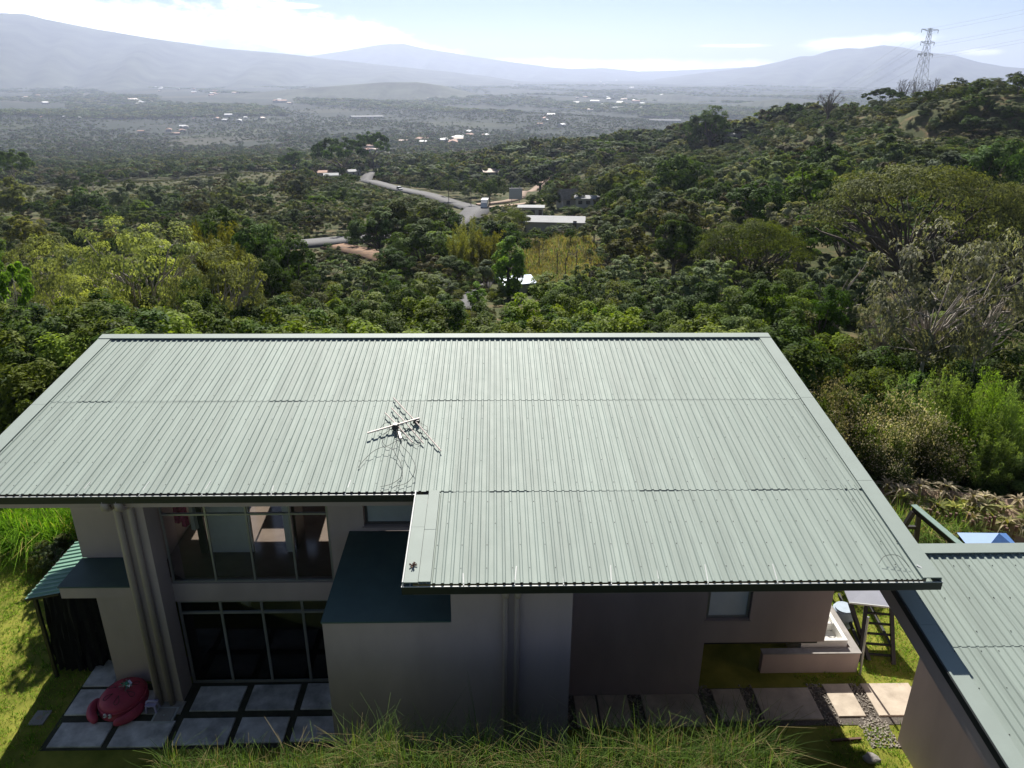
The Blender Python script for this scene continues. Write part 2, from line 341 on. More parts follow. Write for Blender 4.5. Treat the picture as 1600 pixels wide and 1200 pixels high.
def build_terrain():
    az = np.concatenate([np.linspace(-180, -48, 45)[:-1], np.linspace(-48, 48, 330), np.linspace(48, 180, 45)[1:]])
    rr = np.concatenate([np.linspace(3, 34, 75)[:-1], np.geomspace(34, 23500, 250)])
    A, D = np.meshgrid(np.radians(az), rr)
    X, Y = D * np.sin(A), D * np.cos(A); Z = terrain(X, Y) - .05
    V = np.stack([X, Y, Z], -1).reshape(-1, 3); V = np.vstack([V, [[0, 0, float(terrain(0., .01))]]])
    nr, na = X.shape; i = np.arange(nr - 1)[:, None] * na + np.arange(na - 1)[None]; F = np.stack([i, i + na, i + na + 1, i + 1], -1).reshape(-1, 4)
    k = np.arange(na - 1); cap = np.stack([np.full(na - 1, len(V) - 1), k, k + 1, k + 1], -1)[:, :3]
    F = np.vstack([F, np.concatenate([cap, cap[:, 2:]], 1)])[: len(F)]
    me = np_mesh('terrain', V, F[:, ::-1], MT['ground'], smooth=True)
    tag(link('terrain', me), kind='structure')
build_terrain()
rng = np.random.default_rng(7)
def build_mountain(name, crest, depth, base=-158, n=260, rough=1.0, seed=1):
    r = np.random.default_rng(seed); c = np.array(crest, float); d = np.r_[0, np.cumsum(np.hypot(*np.diff(c[:, :2], axis=0).T))]; t = np.linspace(0, d[-1], n)
    X, Y, Z = (np.interp(t, d, c[:, k]) for k in range(3))
    wob = sum(np.sin(t / d[-1] * f + r.uniform(0, 6)) / f for f in (31, 57, 93, 151, 260)) * 60 * rough * np.clip((Z - base) / 500, .08, 1); Z = Z + wob
    prof = np.linspace(0, 1, 26); rows = []
    for s in prof:                                   # crest (0) down to the foot towards the viewer (1)
        k = 1 - s
        h = base - 25 + (Z - base + 25) * k ** 1.35
        spur = np.sin(t / d[-1] * 44 + 3 * s + seed) * .5 + np.sin(t / d[-1] * 83 + 5 * s) * .3 + np.sin(t / d[-1] * 150 + 9 * s) * .2
        h = h + spur * (Z - base) * .16 * s * k * 4 * 1.1
        q = np.hypot(X, Y); rows.append(np.stack([X - X / q * depth * s, Y - Y / q * depth * s, h], -1))
    back = np.stack([X * 1.04, Y * 1.04, np.full(n, base - 40)], -1)
    V = np.vstack([back] + rows); nr = len(rows) + 1
    i = np.arange(nr - 1)[:, None] * n + np.arange(n - 1)[None]; F = np.stack([i, i + 1, i + n + 1, i + n], -1).reshape(-1, 4)
    return tag(link(name, np_mesh(name, V, F[:, ::-1], MT['mountain'], smooth=True)), kind='structure')
build_mountain('mountain', [(-9500,7600,420),(-8000,8900,560),(-6683,9966,600),(-6019,10380,633),(-5787,10512,628),(-5615,10605,578),(-5121,10852,483),(-4445,11146,370),(-3703,11414,271),(-2897,11644,216),(-2305,11776,146),(-1419,11915,59),(-685,11980,-5),(-126,11999,-63),(500,12000,-150)], 4200, seed=2)
build_mountain('mountain', [(-5200,18000,100),(-3915,18592,326),(-3076,18749,453),(-2506,18833,550),(-2079,18885,567),(-1652,18928,478),(-783,18983,350),(392,18995,193),(1278,18956,89),(2453,18840,12),(3400,18700,-120)], 5000, seed=5)
build_mountain('mountain', [(-200,21000,-100),(762,20986,-11),(1739,20927,53),(2707,20824,87),(3666,20677,2),(4597,20490,36),(5648,20226,85),(6371,20010,132),(7070,19773,177),(8500,19400,120)], 3500, seed=8)
build_mountain('mountain', [(2900,14800,-120),(3508,14584,-31),(4038,14446,34),(4551,14292,98),(4896,14178,171),(5229,14059,263),(5421,13985,270),(5691,13878,361),(5917,13783,390),(6100,13703,379),(6401,13565,435),(6665,13437,395),(7011,13260,316),(7339,13081,277),(7667,12892,173),(7976,12703,108),(8337,12469,73),(8879,12089,60),(10500,11200,90),(12000,9800,40)], 4500, seed=11)
build_mountain('hill', [(980,4100,-156),(1080,4120,-150),(1240,4080,-136),(1345,4070,-121),(1420,4045,-110),(1500,4020,-121),(1640,3960,-155)], 420, n=120, rough=.5, seed=3)
build_mountain('hill', [(900,5700,-158),(1050,5620,-140),(1220,5600,-132),(1330,5560,-134),(1440,5540,-157)], 500, n=120, rough=.5, seed=4)
build_mountain('hill', [(-1900,5300,-150),(-1500,5300,-120),(-1065,5395,-85),(-736,5450,-62),(-527,5474,-60),(-358,5488,-80),(-230,5495,-110),(-40,5500,-150)], 900, n=160, rough=.5, seed=6)

# ---- lawn, path gravel, roads
MT['lawn'] = mat('lawn_turf', (.15, .185, .020), .95, .35, .9, bump=.6, bscale=55, spec=.15, col2=(.22, .215, .038), detail=9)
MT['gravel'] = mat('gravel_bed', (.10, .085, .07), .95, .6, 40, bump=.8, bscale=60)
MT['soil'] = mat('dark_soil', (.045, .045, .028), .95, .4, 3, bump=.5, bscale=50)
def sheet(name, x0, x1, y0, y1, z, m, kind='structure', nx=1, ny=1):
    b = MB(); b.box(x0, x1, y0, y1, z - .04, z); return tag(b.build(name, m), kind=kind)
sheet('lawn', -24, 23, 11.7, 23.2, .0, MT['lawn'])
sheet('planting_bed', 12.2, 22.6, 21.2, 23.0, .06, MT['soil'])
def ribbon(name, pts, w, m, lift=.35, kind='structure', sub=10):
    p = np.array(pts, float); d = np.r_[0, np.cumsum(np.hypot(*np.diff(p, axis=0).T))]; t = np.linspace(0, d[-1], len(p) * sub)
    q = np.stack([np.interp(t, d, p[:, k]) for k in (0, 1)], -1)
    for _ in range(sub): q[1:-1] = (q[:-2] + q[1:-1] * 2 + q[2:]) / 4
    g = np.gradient(q, axis=0); g /= np.linalg.norm(g, axis=1)[:, None]; nrm = np.stack([-g[:, 1], g[:, 0]], -1)
    L, Rr = q + nrm * w / 2, q - nrm * w / 2; zc = terrain(q[:, 0], q[:, 1])
    z = np.maximum(np.maximum(terrain(L[:, 0], L[:, 1]), terrain(Rr[:, 0], Rr[:, 1])), zc) + lift
    V = np.vstack([np.c_[L, z], np.c_[Rr, z], np.c_[L, z - 1.5], np.c_[Rr, z - 1.5]]); n = len(q); i = np.arange(n - 1)
    F = np.vstack([np.stack([i + n, i + n + 1, i + 1, i], -1), np.stack([i, i + 1, i + 2*n + 1, i + 2*n], -1), np.stack([i + n + 1, i + n, i + 3*n, i + 3*n + 1], -1)])
    return tag(link(name, np_mesh(name, V, F, m)), kind=kind), np.c_[q, z]
road_o, ROAD = ribbon('road', [(-70,600),(-82,580),(-90,556),(-88,520),(-78,460),(-66,415),(-53,388),(-40,360),(-30,338),(-20,318),(-11,296),(-5.5,272),(-5,250),(-8,228),(-14,210),(-24,192),(-38,176),(-50,162),(-66,150)], 8.2, MT['asphalt'], .5)
mk = []
track_o, TRACK = ribbon('dirt_track', [(-7,300),(4,304),(10,318),(12,345),(15,372),(22,400),(30,425)], 4.0, MT['dirt'], .4)
ribbon('dirt_track', [(-74,398),(-82,420),(-92,450),(-98,480)], 3.6, MT['dirt'], .4)
ribbon('dirt_track', [(-2,268),(10,270),(22,274)], 3.4, MT['dirt'], .4)
ribbon('lane', [(-4,80),(-3.2,95),(-2.8,112),(-1.6,128)], 2.6, MT['asphalt'], .3)
ribbon('earth_bank', [(-36,167),(-30,160),(-25,154),(-20,147)], 6, MT['earth'], .4)
ribbon('earth_bank', [(-47,97),(-40,93),(-33,92)], 7, MT['earth'], .3)
# ---------------------------------------------------------------- the house
SL = .1286; RZ = 6.11
def zr(y): return RZ + SL * (y - 11.75)
ANG = math.atan(SL); CS, SN = math.cos(ANG), math.sin(ANG)
PITCH = .165
house = empty('house', (-1.75, 15.6, 0), 'two storey house with long pale green corrugated roof and brownish plaster walls', 'house')
def wall_holes(mb, x0, x1, z0, z1, y0, y1, holes, ztop=None):
    """wall in the xz plane, y0..y1 thick, with rectangular holes (hx0,hx1,hz0,hz1); built of butting blocks"""
    xs = sorted({x0, x1, *[h[0] for h in holes], *[h[1] for h in holes]})
    for a, b in zip(xs, xs[1:]):
        hs = sorted([h for h in holes if h[0] <= a + 1e-6 and h[1] >= b - 1e-6], key=lambda h: h[2]); z = z0
        for h in hs:
            if h[2] > z: mb.box(a, b, y0, y1, z, h[2])
            z = h[3]
        if z < z1: mb.box(a, b, y0, y1, z, z1)
    return mb
def wall(name_mb, label=None, m='stucco', name='wall'):
    o = name_mb.build(name, MT[m], house)
    if label: o['label'] = label
    return o
# roof: soffit slab with the sheets as sub-parts
def slab_mb():
    b = MB()
    def piece(x0, x1, y0, y1):
        t = .06; d = .30
        b.hexa([(x0,y0,zr(y0)-d),(x1,y0,zr(y0)-d),(x1,y1,zr(y1)-d),(x0,y1,zr(y1)-d)], [(x0,y0,zr(y0)-t),(x1,y0,zr(y0)-t),(x1,y1,zr(y1)-t),(x0,y1,zr(y1)-t)])
    piece(-1.60, 8.26, 11.98, 14.70); piece(-11.80, 8.26, 14.70, 21.98); return b
roof = slab_mb().build('roof', MT['fascia'], house)
NR = 5                                          # ribs per sheet
def sheet_mesh(L, seed):
    prof = []; r = random.Random(seed)
    for k in range(NR):
        x = k * PITCH
        prof += [(x, 0), (x + .088, 0), (x + .106, .024), (x + .142, .024), (x + .158, 0)]
    prof.append((NR * PITCH + .03, 0))
    V = []; F = []; ys = [0, .02, L * .3, L * .62, L]; n = len(prof)
    for j, y in enumerate(ys):
        for i, (x, z) in enumerate(prof):
            dz = r.uniform(-.0025, .0025) if j in (2, 3) else 0
            V.append((x, y, z + dz))
    for j in range(len(ys) - 1):
        for i in range(n - 1): a = j * n + i; F.append((a, a + 1, a + n + 1, a + n))
    b = len(V)                                   # a folded lower edge gives the sheet its thickness
    V += [(x, 0.002, z - .006) for x, z in prof]
    for i in range(n - 1): F.append((i + 1, i, b + i, b + i + 1))
    me = bpy.data.meshes.new('roof_sheet'); me.from_pydata(V, [], F); me.materials.append(MT['roof']); return me
def lay_sheets(parent, off, x0, x1, ya, yb, z_at, lift, seed):
    r = random.Random(seed); L = (yb - ya) / CS; meshes = [sheet_mesh(L, seed + q) for q in range(3)]
    x = x0; k = 0; W = NR * PITCH
    while x < x1 - .02:
        o = bpy.data.objects.new('roof_sheet', meshes[k % 3]); COL.objects.link(o); o.parent = parent
        fit = min(1.0, (x1 - x) / W)
        lz = lift + (.010 if r.random() < .10 else r.uniform(0, .003))
        o.location = Vector((x, ya, z_at(ya) + lz)) - off
        o.rotation_euler = (ANG - (lz - lift) / L * .8, 0, 0); o.scale = (fit, 1, 1)
        x += W; k += 1
HO = wpos(roof)
lay_sheets(roof, HO, -1.47, 8.12, 11.72, 14.62, zr, .0, 10)
lay_sheets(roof, HO, -11.70, 8.12, 14.47, 18.40, zr, .007, 20)
lay_sheets(roof, HO, -11.70, 8.12, 18.30, 21.98, zr, .014, 30)
def strip(mb, x0, x1, y0, y1, lift, th=.02):
    mb.hexa([(x0,y0,zr(y0)+lift-th),(x1,y0,zr(y0)+lift-th),(x1,y1,zr(y1)+lift-th),(x0,y1,zr(y1)+lift-th)], [(x0,y0,zr(y0)+lift),(x1,y0,zr(y0)+lift),(x1,y1,zr(y1)+lift),(x0,y1,zr(y1)+lift)])
def flashing(name, rects):
    b = MB()
    for r_ in rects: strip(b, *r_)
    return b.build(name, MT['flash'], roof)
flashing('ridge_flashing', [(-11.96, 8.42, 21.86, 22.14, .088)])
b = MB(); b.box(-11.95, 8.41, 22.14, 22.16, zr(22.1) - .25, zr(22.1) + .085); b.build('ridge_fascia', MT['flash'], roof)
for a, c in ((-11.96, -11.60), (8.07, 8.42)):
    lo = 14.44 if a < 0 else 11.70; mids = [lo, 18.1, 21.855] if a < 0 else [lo, 14.7, 18.3, 21.855]
    for k in range(len(mids) - 1): flashing('verge_flashing', [(a, c, mids[k], mids[k+1] - .004, .066 + .003 * k)])
    b = MB(); x = a - .015 if a < 0 else c + .001
    b.hexa([(x,lo,zr(lo)-.22),(x+.014,lo,zr(lo)-.22),(x+.014,22.1,zr(22.1)-.22),(x,22.1,zr(22.1)-.22)], [(x,lo,zr(lo)+.06),(x+.014,lo,zr(lo)+.06),(x+.014,22.1,zr(22.1)+.06),(x,22.1,zr(22.1)+.06)])
    b.build('verge_trim', MT['flash'], roof)
flashing('step_flashing', [(-1.47, -1.24, 11.73, 13.2, .050), (-1.47, -1.24, 13.19, 14.46, .054)])
flashing('step_flashing', [(-1.74, -1.475, 11.70, 13.25, .062)]); flashing('step_flashing', [(-1.74, -1.475, 13.255, 14.30, .062)])
b = MB(); b.box(-1.772, -1.742, 11.70, 14.44, zr(11.7) - .22, zr(11.7) + .02); b.hexa([(-1.77,11.7,zr(11.7)-.2),(-1.745,11.7,zr(11.7)-.2),(-1.745,14.44,zr(14.44)-.2),(-1.77,14.44,zr(14.44)-.2)],[(-1.77,11.7,zr(11.7)+.07),(-1.745,11.7,zr(11.7)+.07),(-1.745,14.44,zr(14.44)+.07),(-1.77,14.44,zr(14.44)+.07)])
b.v = b.v[8:]; b.f = [tuple(i - 8 for i in f) for f in b.f[6:]]; b.mi = b.mi[6:]; b.build('step_trim', MT['lip'], roof)
# screws: rows of small heads along the purlins
b = MB(); r = random.Random(4)
for y in [12.1, 12.75, 13.4, 14.1, 14.75, 15.6, 16.5, 17.4, 18.0, 18.55, 19.4, 20.3, 21.2, 21.8]:
    x = -11.6 + r.uniform(0, .3)
    while x < 8.05:
        k = math.floor((x + 11.70) / PITCH); xx = -11.70 + k * PITCH + .124
        if y > 14.5 or xx > -1.2:
            z = zr(y) + .024 + (.007 if y > 14.5 else 0) + (.007 if y > 18.35 else 0)
            b.box(xx - .008, xx + .008, y - .008, y + .008, z - .004, z + .009)
        x += PITCH * r.choice((2, 3, 3, 4))
tag(b.build('screw_heads', MT['cable'], roof), kind='stuff')
# gutters with lips and strap brackets
def gutter(x0, x1, y, z, straps):
    g = MB(); g.box(x0, x1, y - .15, y - .135, z - .17, z); g.box(x0, x1, y - .135, y + .02, z - .17, z - .155); g.box(x0, x0 + .012, y - .135, y + .02, z - .155, z); g.box(x1 - .012, x1, y - .135, y + .02, z - .155, z)
    o = g.build('gutter', MT['gutter'], house)
    l_ = MB(); l_.box(x0 - .004, x1 + .004, y - .158, y - .132, z + .001, z + .012); l_.build('gutter_lip', MT['lip'], o)
    for sx, big in straps:
        s_ = MB(); s_.bar((sx, y - .14, z + .02), (sx + (.05 if big else -.02), y + (.34 if big else .16), z + (.10 if big else .075)), .022, .008); s_.build('gutter_strap', MT['gutter'] if big == 2 else MT['lip'], o)
    return o
gutter(-1.78, 8.45, 11.82, 6.075, [(-1.62, 0), (-.62, 0), (.33, 1), (1.25, 1), (2.15, 1), (3.05, 1), (3.98, 1), (5.30, 1), (6.55, 2)])
gutter(-12.0, -1.76, 14.56, 6.43, [(-10.3, 1), (-9.05, 1), (-7.75, 1), (-6.4, 1), (-4.9, 0), (-3.3, 1)])
b = MB(); b.bar((8.10, 12.02, 6.22), (8.42, 11.76, 6.12), .05, .012); b.build('gutter_strap', MT['lip'], house)
b = MB(); b.box(-1.60, 8.30, 11.93, 11.975, 5.70, 6.05); b.build('fascia', MT['fascia'], house)
b = MB(); b.box(-11.9, -1.62, 14.645, 14.69, 6.02, 6.40); b.build('fascia', MT['fascia'], house)
b = MB(); b.box(8.262, 8.30, 11.98, 21.9, 5.78, 6.03); b = MB()
b.hexa([(8.265,11.98,5.76),(8.30,11.98,5.76),(8.30,21.98,7.05),(8.265,21.98,7.05)], [(8.265,11.98,6.05),(8.30,11.98,6.05),(8.30,21.98,7.34),(8.265,21.98,7.34)]); b.build('fascia', MT['fascia'], house)
# --- walls
TOP = 6.6
def sloped_top_wall(x0, x1, y0, y1, z0):       # wall that runs up to the underside of the roof
    b = MB(); b.hexa([(x0,y0,z0),(x1,y0,z0),(x1,y1,z0),(x0,y1,z0)], [(x0,y0,zr(y0)-.302),(x1,y0,zr(y0)-.302),(x1,y1,zr(y1)-.302),(x0,y1,zr(y1)-.302)]); return b
# projecting block, its low part under the green deck
b = MB(); b.box(-3.52, -.92, 12.35, 15.60, 0, 4.695); b.hexa([(-.92,12.35,0),(1.52,12.35,0),(1.52,15.6,0),(-.92,15.6,0)], [(-.92,12.35,zr(12.35)-.302),(1.52,12.35,zr(12.35)-.302),(1.52,15.6,zr(15.6)-.302),(-.92,15.6,zr(15.6)-.302)])
wall(b, 'tall blank projecting plaster wall block')
b = MB(); b.box(-3.545, -.93, 12.33, 15.595, 4.698, 4.735); b.build('deck_roof', MT['deck'], house)
# right hand front wall with a window, over the open laundry recess
hw = (5.18, 6.28, 2.40, 3.85)
b = MB(); wall_holes(b, 1.522, 8.27, 1.69, 5.95, 15.07, 15.27, [hw]); b.box(1.522, 5.22, 15.07, 15.27, 0, 1.69)
b.hexa([(1.522,15.07,5.95),(8.27,15.07,5.95),(8.27,15.27,5.95),(1.522,15.27,5.95)], [(1.522,15.07,zr(15.07)-.302),(8.27,15.07,zr(15.07)-.302),(8.27,15.27,zr(15.27)-.302),(1.522,15.27,zr(15.27)-.302)])
wall(b)
b = MB(); b.hexa([(8.07,15.27,1.69),(8.27,15.27,1.69),(8.27,19.4,1.69),(8.07,19.4,1.69)], [(8.07,15.27,zr(15.27)-.302),(8.27,15.27,zr(15.27)-.302),(8.27,19.4,zr(19.4)-.302),(8.07,19.4,zr(19.4)-.302)]); wall(b)
b = MB(); b.box(5.22, 8.22, 15.30, 15.55, 1.44, 1.685); b.build('beam', MT['black'], house)
b = MB(); b.box(1.53, 8.26, 15.56, 21.2, 1.55, 1.68); b.build('floor_slab', MT['concrete'], house)
b = MB(); b.box(5.02, 5.22, 15.272, 21.0, 0, 1.54); wall(b)
b = MB(); wall_holes(b, 5.222, 8.3, 0, 1.54, 18.6, 18.75, [(5.6, 6.7, .7, 1.25)]); wall(b, 'back wall of the laundry recess')
def window(x0, x1, z0, z1, y, bars=(), rails=(), m='glass', fm='alu', w=.05, parent=None, name='window', pane=True):
    f = MB(); f.box(x0, x0 + w, y - .03, y + .03, z0, z1); f.box(x1 - w, x1, y - .03, y + .03, z0, z1); f.box(x0 + w, x1 - w, y - .03, y + .03, z1 - w, z1); f.box(x0 + w, x1 - w, y - .03, y + .03, z0, z0 + w)
    o = f.build(name, MT[fm], parent or house)
    for bx in bars: q = MB(); q.box(bx - w / 2, bx + w / 2, y - .028, y + .028, z0 + w, z1 - w); q.build('mullion', MT[fm], o)
    for rz_ in rails: q = MB(); q.box(x0 + w, x1 - w, y - .034, y + .034, rz_ - w / 2, rz_ + w / 2); q.build('rail', MT[fm], o)
    if pane:
        xs = [x0 + w / 2] + list(bars) + [x1 - w / 2]; zs = [z0 + w / 2] + list(rails) + [z1 - w / 2]
        for a, c in zip(xs, xs[1:]):
            for e, g in zip(zs, zs[1:]): q = MB(); q.box(a + .006, c - .006, y - .004, y + .004, e + .006, g - .006); q.build('pane', MT[m], o)
    return o
window(5.20, 6.26, 2.42, 3.83, 15.17, (), (), 'curtain', 'alu', .06)
b = MB(); b.box(5.16, 6.31, 15.03, 15.12, 2.36, 2.398); b.build('window_sill', MT['fascia'], house)
window(5.62, 6.68, .72, 1.23, 18.67, (6.15,), (), 'glass', 'alu', .05)
# left: column, glazed bay
b = MB(); b.hexa([(-8.72,15.0,0),(-8.03,15.0,0),(-8.03,15.60,0),(-8.72,15.60,0)], [(-8.72,15.0,zr(15)-.302),(-8.03,15.0,zr(15)-.302),(-8.03,15.6,zr(15.6)-.302),(-8.72,15.6,zr(15.6)-.302)]); b.build('column', MT['stucco'], house)
b = MB(); b.box(-8.72, -3.53, 15.602, 15.85, 2.70, 3.24); wall(b, 'band between the two rows of glazing')
b = MB(); b.box(-3.9, -3.53, 15.602, 15.85, 0, 2.70); b.box(-4.02, -3.53, 15.602, 15.85, 3.24, 4.735)
wall_holes(b, -4.02, -1.2, 4.735, 6.0, 15.602, 15.80, [(-3.18, -1.55, 4.86, 5.62)])
b.hexa([(-8.72,15.602,5.86),(-4.02,15.602,5.86),(-4.02,15.80,5.86),(-8.72,15.80,5.86)], [(-8.72,15.602,zr(15.6)-.302),(-4.02,15.602,zr(15.6)-.302),(-4.02,15.80,zr(15.8)-.302),(-8.72,15.80,zr(15.8)-.302)])
b.hexa([(-4.02,15.602,6.0),(-1.2,15.602,6.0),(-1.2,15.80,6.0),(-4.02,15.80,6.0)], [(-4.02,15.602,zr(15.6)-.302),(-1.2,15.602,zr(15.6)-.302),(-1.2,15.80,zr(15.8)-.302),(-4.02,15.80,zr(15.8)-.302)])
wall(b)
window(-3.16, -1.57, 4.88, 5.60, 15.70, (), (), 'frost', 'dark_frame', .06)
b = MB(); b.box(-3.22, -1.5, 15.55, 15.60, 4.80, 4.855); b.build('window_sill', MT['fascia'], house)
window(-8.01, -4.03, 3.25, 5.85, 15.66, (-6.94, -5.98, -4.95), (5.20,), 'glass', 'alu', .045)
window(-8.01, -3.91, .02, 2.69, 15.68, (-6.96, -5.93, -4.92), (2.30,), 'glass', 'alu', .06, name='sliding_door')
# left wing: wall behind the canopy and wall below it
b = MB(); b.box(-10.05, -8.722, 15.75, 16.0, 0, 2.76); wall(b)
b = sloped_top_wall(-10.88, -8.722, 16.9, 17.1, 3.12); wall(b)
b = MB(); b.hexa([(-8.722,15.602,3.25),(-8.55,15.602,3.25),(-8.55,19.6,3.25),(-8.722,19.6,3.25)], [(-8.722,15.602,zr(15.6)-.302),(-8.55,15.602,zr(15.6)-.302),(-8.55,19.6,zr(19.6)-.302),(-8.722,19.6,zr(19.6)-.302)]); wall(b)
b = sloped_top_wall(-10.88, -10.7, 17.102, 21.0, 0); wall(b)
b = MB(); b.box(-10.86, -8.723, 15.68, 16.895, 2.765, 3.08); b.build('canopy', MT['stucco'], house)
b = MB(); b.box(-10.89, -8.725, 15.66, 16.892, 3.083, 3.115); b.build('deck_roof', MT['deck'], house)
b = MB(); b.box(-10.05, -9.9, 16.002, 17.0, 0, 2.76); wall(b)
# --- inside, seen through the glass
b = MB(); b.box(-8.545, 1.5, 15.86, 20.9, 3.10, 3.248); b.build('floor', MT['tile'], house)
b = MB(); b.box(-8.54, -3.92, 15.9, 21, -.02, .02); b.build('floor', MT['tile'], house)
for x0, x1, z1 in ((-7.5, -6.38, 5.9), (-5.52, -5.32, 5.9), (-4.36, -3.4, 5.9)):
    b = MB(); b.box(x0, x1, 16.88, 17.0, 3.33, z1); b.box(x0 + .01, x1 - .01, 16.9, 17.0, 3.25, 3.328); b.build('partition', MT['white'], house)
b = MB(); b.box(-7.50, -3.4, 16.881, 16.999, 5.905, 6.48); b.build('partition', MT['white'], house)
b = MB(); b.box(-5.30, -5.24, 17.02, 17.75, 3.25, 5.85); b.build('interior_door', MT['wood'], house)
b = MB(); b.box(-7.75, -7.56, 16.86, 16.96, 3.25, 5.9); b.build('interior_door', MT['dark_frame'], house)
holes = [(-8.4, -7.65, 3.4, 6.1), (-7.2, -6.66, 3.4, 6.2), (-6.62, -5.85, 5.60, 6.2), (-4.95, -4.2, 4.2, 6.2), (-3.2, 1.0, 3.4, 6.2)]  # unseen openings, placed for the floor sun patches and added to bring sky light in
b = MB(); wall_holes(b, -8.55, 8.06, 3.25, 6.8, 20.9, 21.02, holes); wall(b, 'back wall with added openings that let light into the rooms')
b = MB(); b.box(-10.698, -8.553, 20.9, 21.02, 3.246, 6.8); wall(b)
b = MB(); b.box(-10.7, 8.06, 20.9, 21.02, 0, 3.245); wall(b)
b = MB(); b.box(-3.4, -3.25, 15.86, 20.89, 3.25, 6.4); b.build('partition', MT['white'], house)
for x0, x1 in ((-8.35, -8.0), (-7.15, -6.95)):
    b = MB(); b.box(x0, x1, 17.4, 17.6, .02, 2.6); b.build('pillar', MT['white'], house)
b = MB(); b.box(-8.54, -3.92, 15.95, 20.9, 2.62, 2.695); b.build('ceiling', MT['concrete'], house)
# --- downpipes
def downpipe(x, yw, ztop, yout, z0=0.02, rad=.055):
    b = MB(); b.tube([(x, yw - .08, z0), (x, yw - .08, ztop - .48), (x, yw - .10, ztop - .38), (x, yw - .18, ztop - .32), (x, yout + .10, ztop - .26), (x, yout + .02, ztop - .20), (x, yout, ztop - .12), (x, yout, ztop)], rad, 12)
    o = b.build('downpipe', MT['pipe'], house, smooth=True)
    c = MB(); c.tube([(x, yout, ztop - .22), (x, yout, ztop + .02)], rad * 1.22, 12); c.build('pipe_socket', MT['pipe'], o, smooth=True)
for x in (-8.57, -8.27): downpipe(x, 15.0, 6.28, 14.50, rad=.075)
for x in (.17, .40): downpipe(x, 12.35, 5.93, 11.83, rad=.055)
# low concrete plinth below the pipes
b = MB(); b.box(-8.8, -7.95, 14.6, 15.0, 0.0, .05); b.build('plinth', MT['concrete'], house)
# coat hanging inside the upper left pane
t = empty('clothes', (-7.85, 16.3, 4.55), 'pink and white clothes hanging inside the upper window', 'clothes')
MT['pinkcloth'] = mat('pink_cloth', (.45, .06, .16), .9, .6, 14)
MT['whitecloth'] = mat('white_cloth', (.55, .52, .5), .9, .1, 6)
for k, (dx, mm) in enumerate(((0, 'pinkcloth'), (.16, 'pinkcloth'), (.38, 'whitecloth'))):
    b = MB(); x = -7.95 + dx
    b.hexa([(x,16.18,4.62 - .1 * k),(x+.10,16.18,4.6 - .1 * k),(x+.14,16.30,4.6 - .1 * k),(x+.02,16.30,4.62 - .1 * k)], [(x+.02,16.2,5.6),(x+.09,16.2,5.6),(x+.11,16.28,5.6),(x+.03,16.28,5.6)]); b.build('garment', MT[mm], t)

# ---------------------------------------------------------------- garage building at the right
GS = .1286; GY = 13.66; GZ = 5.44
def zg(y): return GZ + GS * (y - GY)
garage = empty('garage', (12, 9, 0), 'lower outbuilding at right with green corrugated roof and brown side wall', 'garage')
b = MB(); b.hexa([(9.70,6.0,0),(16.5,6.0,0),(16.5,13.50,0),(9.70,13.50,0)], [(9.70,6.0,zg(6)-.33),(16.5,6.0,zg(6)-.33),(16.5,13.50,zg(13.50)-.33),(9.70,13.50,zg(13.50)-.33)]); b.build('wall', MT['stucco'], garage)
b = MB(); b.hexa([(8.24,5.2,zg(5.2)-.32),(17.2,5.2,zg(5.2)-.32),(17.2,13.58,zg(13.58)-.32),(8.24,13.58,zg(13.58)-.32)], [(8.24,5.2,zg(5.2)-.05),(17.2,5.2,zg(5.2)-.05),(17.2,13.58,zg(13.58)-.05),(8.24,13.58,zg(13.58)-.05)]); groof = b.build('roof', MT['fascia'], garage)
GO = wpos(groof)
lay_sheets(groof, GO, 8.34, 17.2, 11.02, 13.56, zg, .008, 50)
lay_sheets(groof, GO, 8.34, 17.2, 7.20, 11.12, zg, .0, 60)
lay_sheets(groof, GO, 8.34, 17.2, 5.1, 7.3, zg, -.008, 70)
def gstrip(name, x0, x1, y0, y1, lift):
    b = MB(); b.hexa([(x0,y0,zg(y0)+lift-.02),(x1,y0,zg(y0)+lift-.02),(x1,y1,zg(y1)+lift-.02),(x0,y1,zg(y1)+lift-.02)], [(x0,y0,zg(y0)+lift),(x1,y0,zg(y0)+lift),(x1,y1,zg(y1)+lift),(x0,y1,zg(y1)+lift)]); b.build(name, MT['flash'], groof)
gstrip('ridge_flashing', 8.17, 17.3, 13.44, 13.73, .085)
gstrip('verge_flashing', 8.09, 8.42, 5.1, 11.5, .058); gstrip('verge_flashing', 8.09, 8.42, 11.503, 13.435, .062)
b = MB(); b.hexa([(8.055,5.1,zg(5.1)-.10),(8.085,5.1,zg(5.1)-.10),(8.085,13.7,zg(13.7)-.10),(8.055,13.7,zg(13.7)-.10)], [(8.055,5.1,zg(5.1)+.055),(8.085,5.1,zg(5.1)+.055),(8.085,13.7,zg(13.7)+.055),(8.055,13.7,zg(13.7)+.055)]); b.build('verge_trim', MT['gutter'], groof)
b = MB(); b.hexa([(8.12,5.1,zg(5.1)-.52),(8.22,5.1,zg(5.1)-.52),(8.22,13.58,zg(13.58)-.52),(8.12,13.58,zg(13.58)-.52)], [(8.12,5.1,zg(5.1)-.045),(8.22,5.1,zg(5.1)-.045),(8.22,13.58,zg(13.58)-.045),(8.12,13.58,zg(13.58)-.045)]); b.build('fascia', MT['fascia'], garage)
b = MB(); r = random.Random(9)
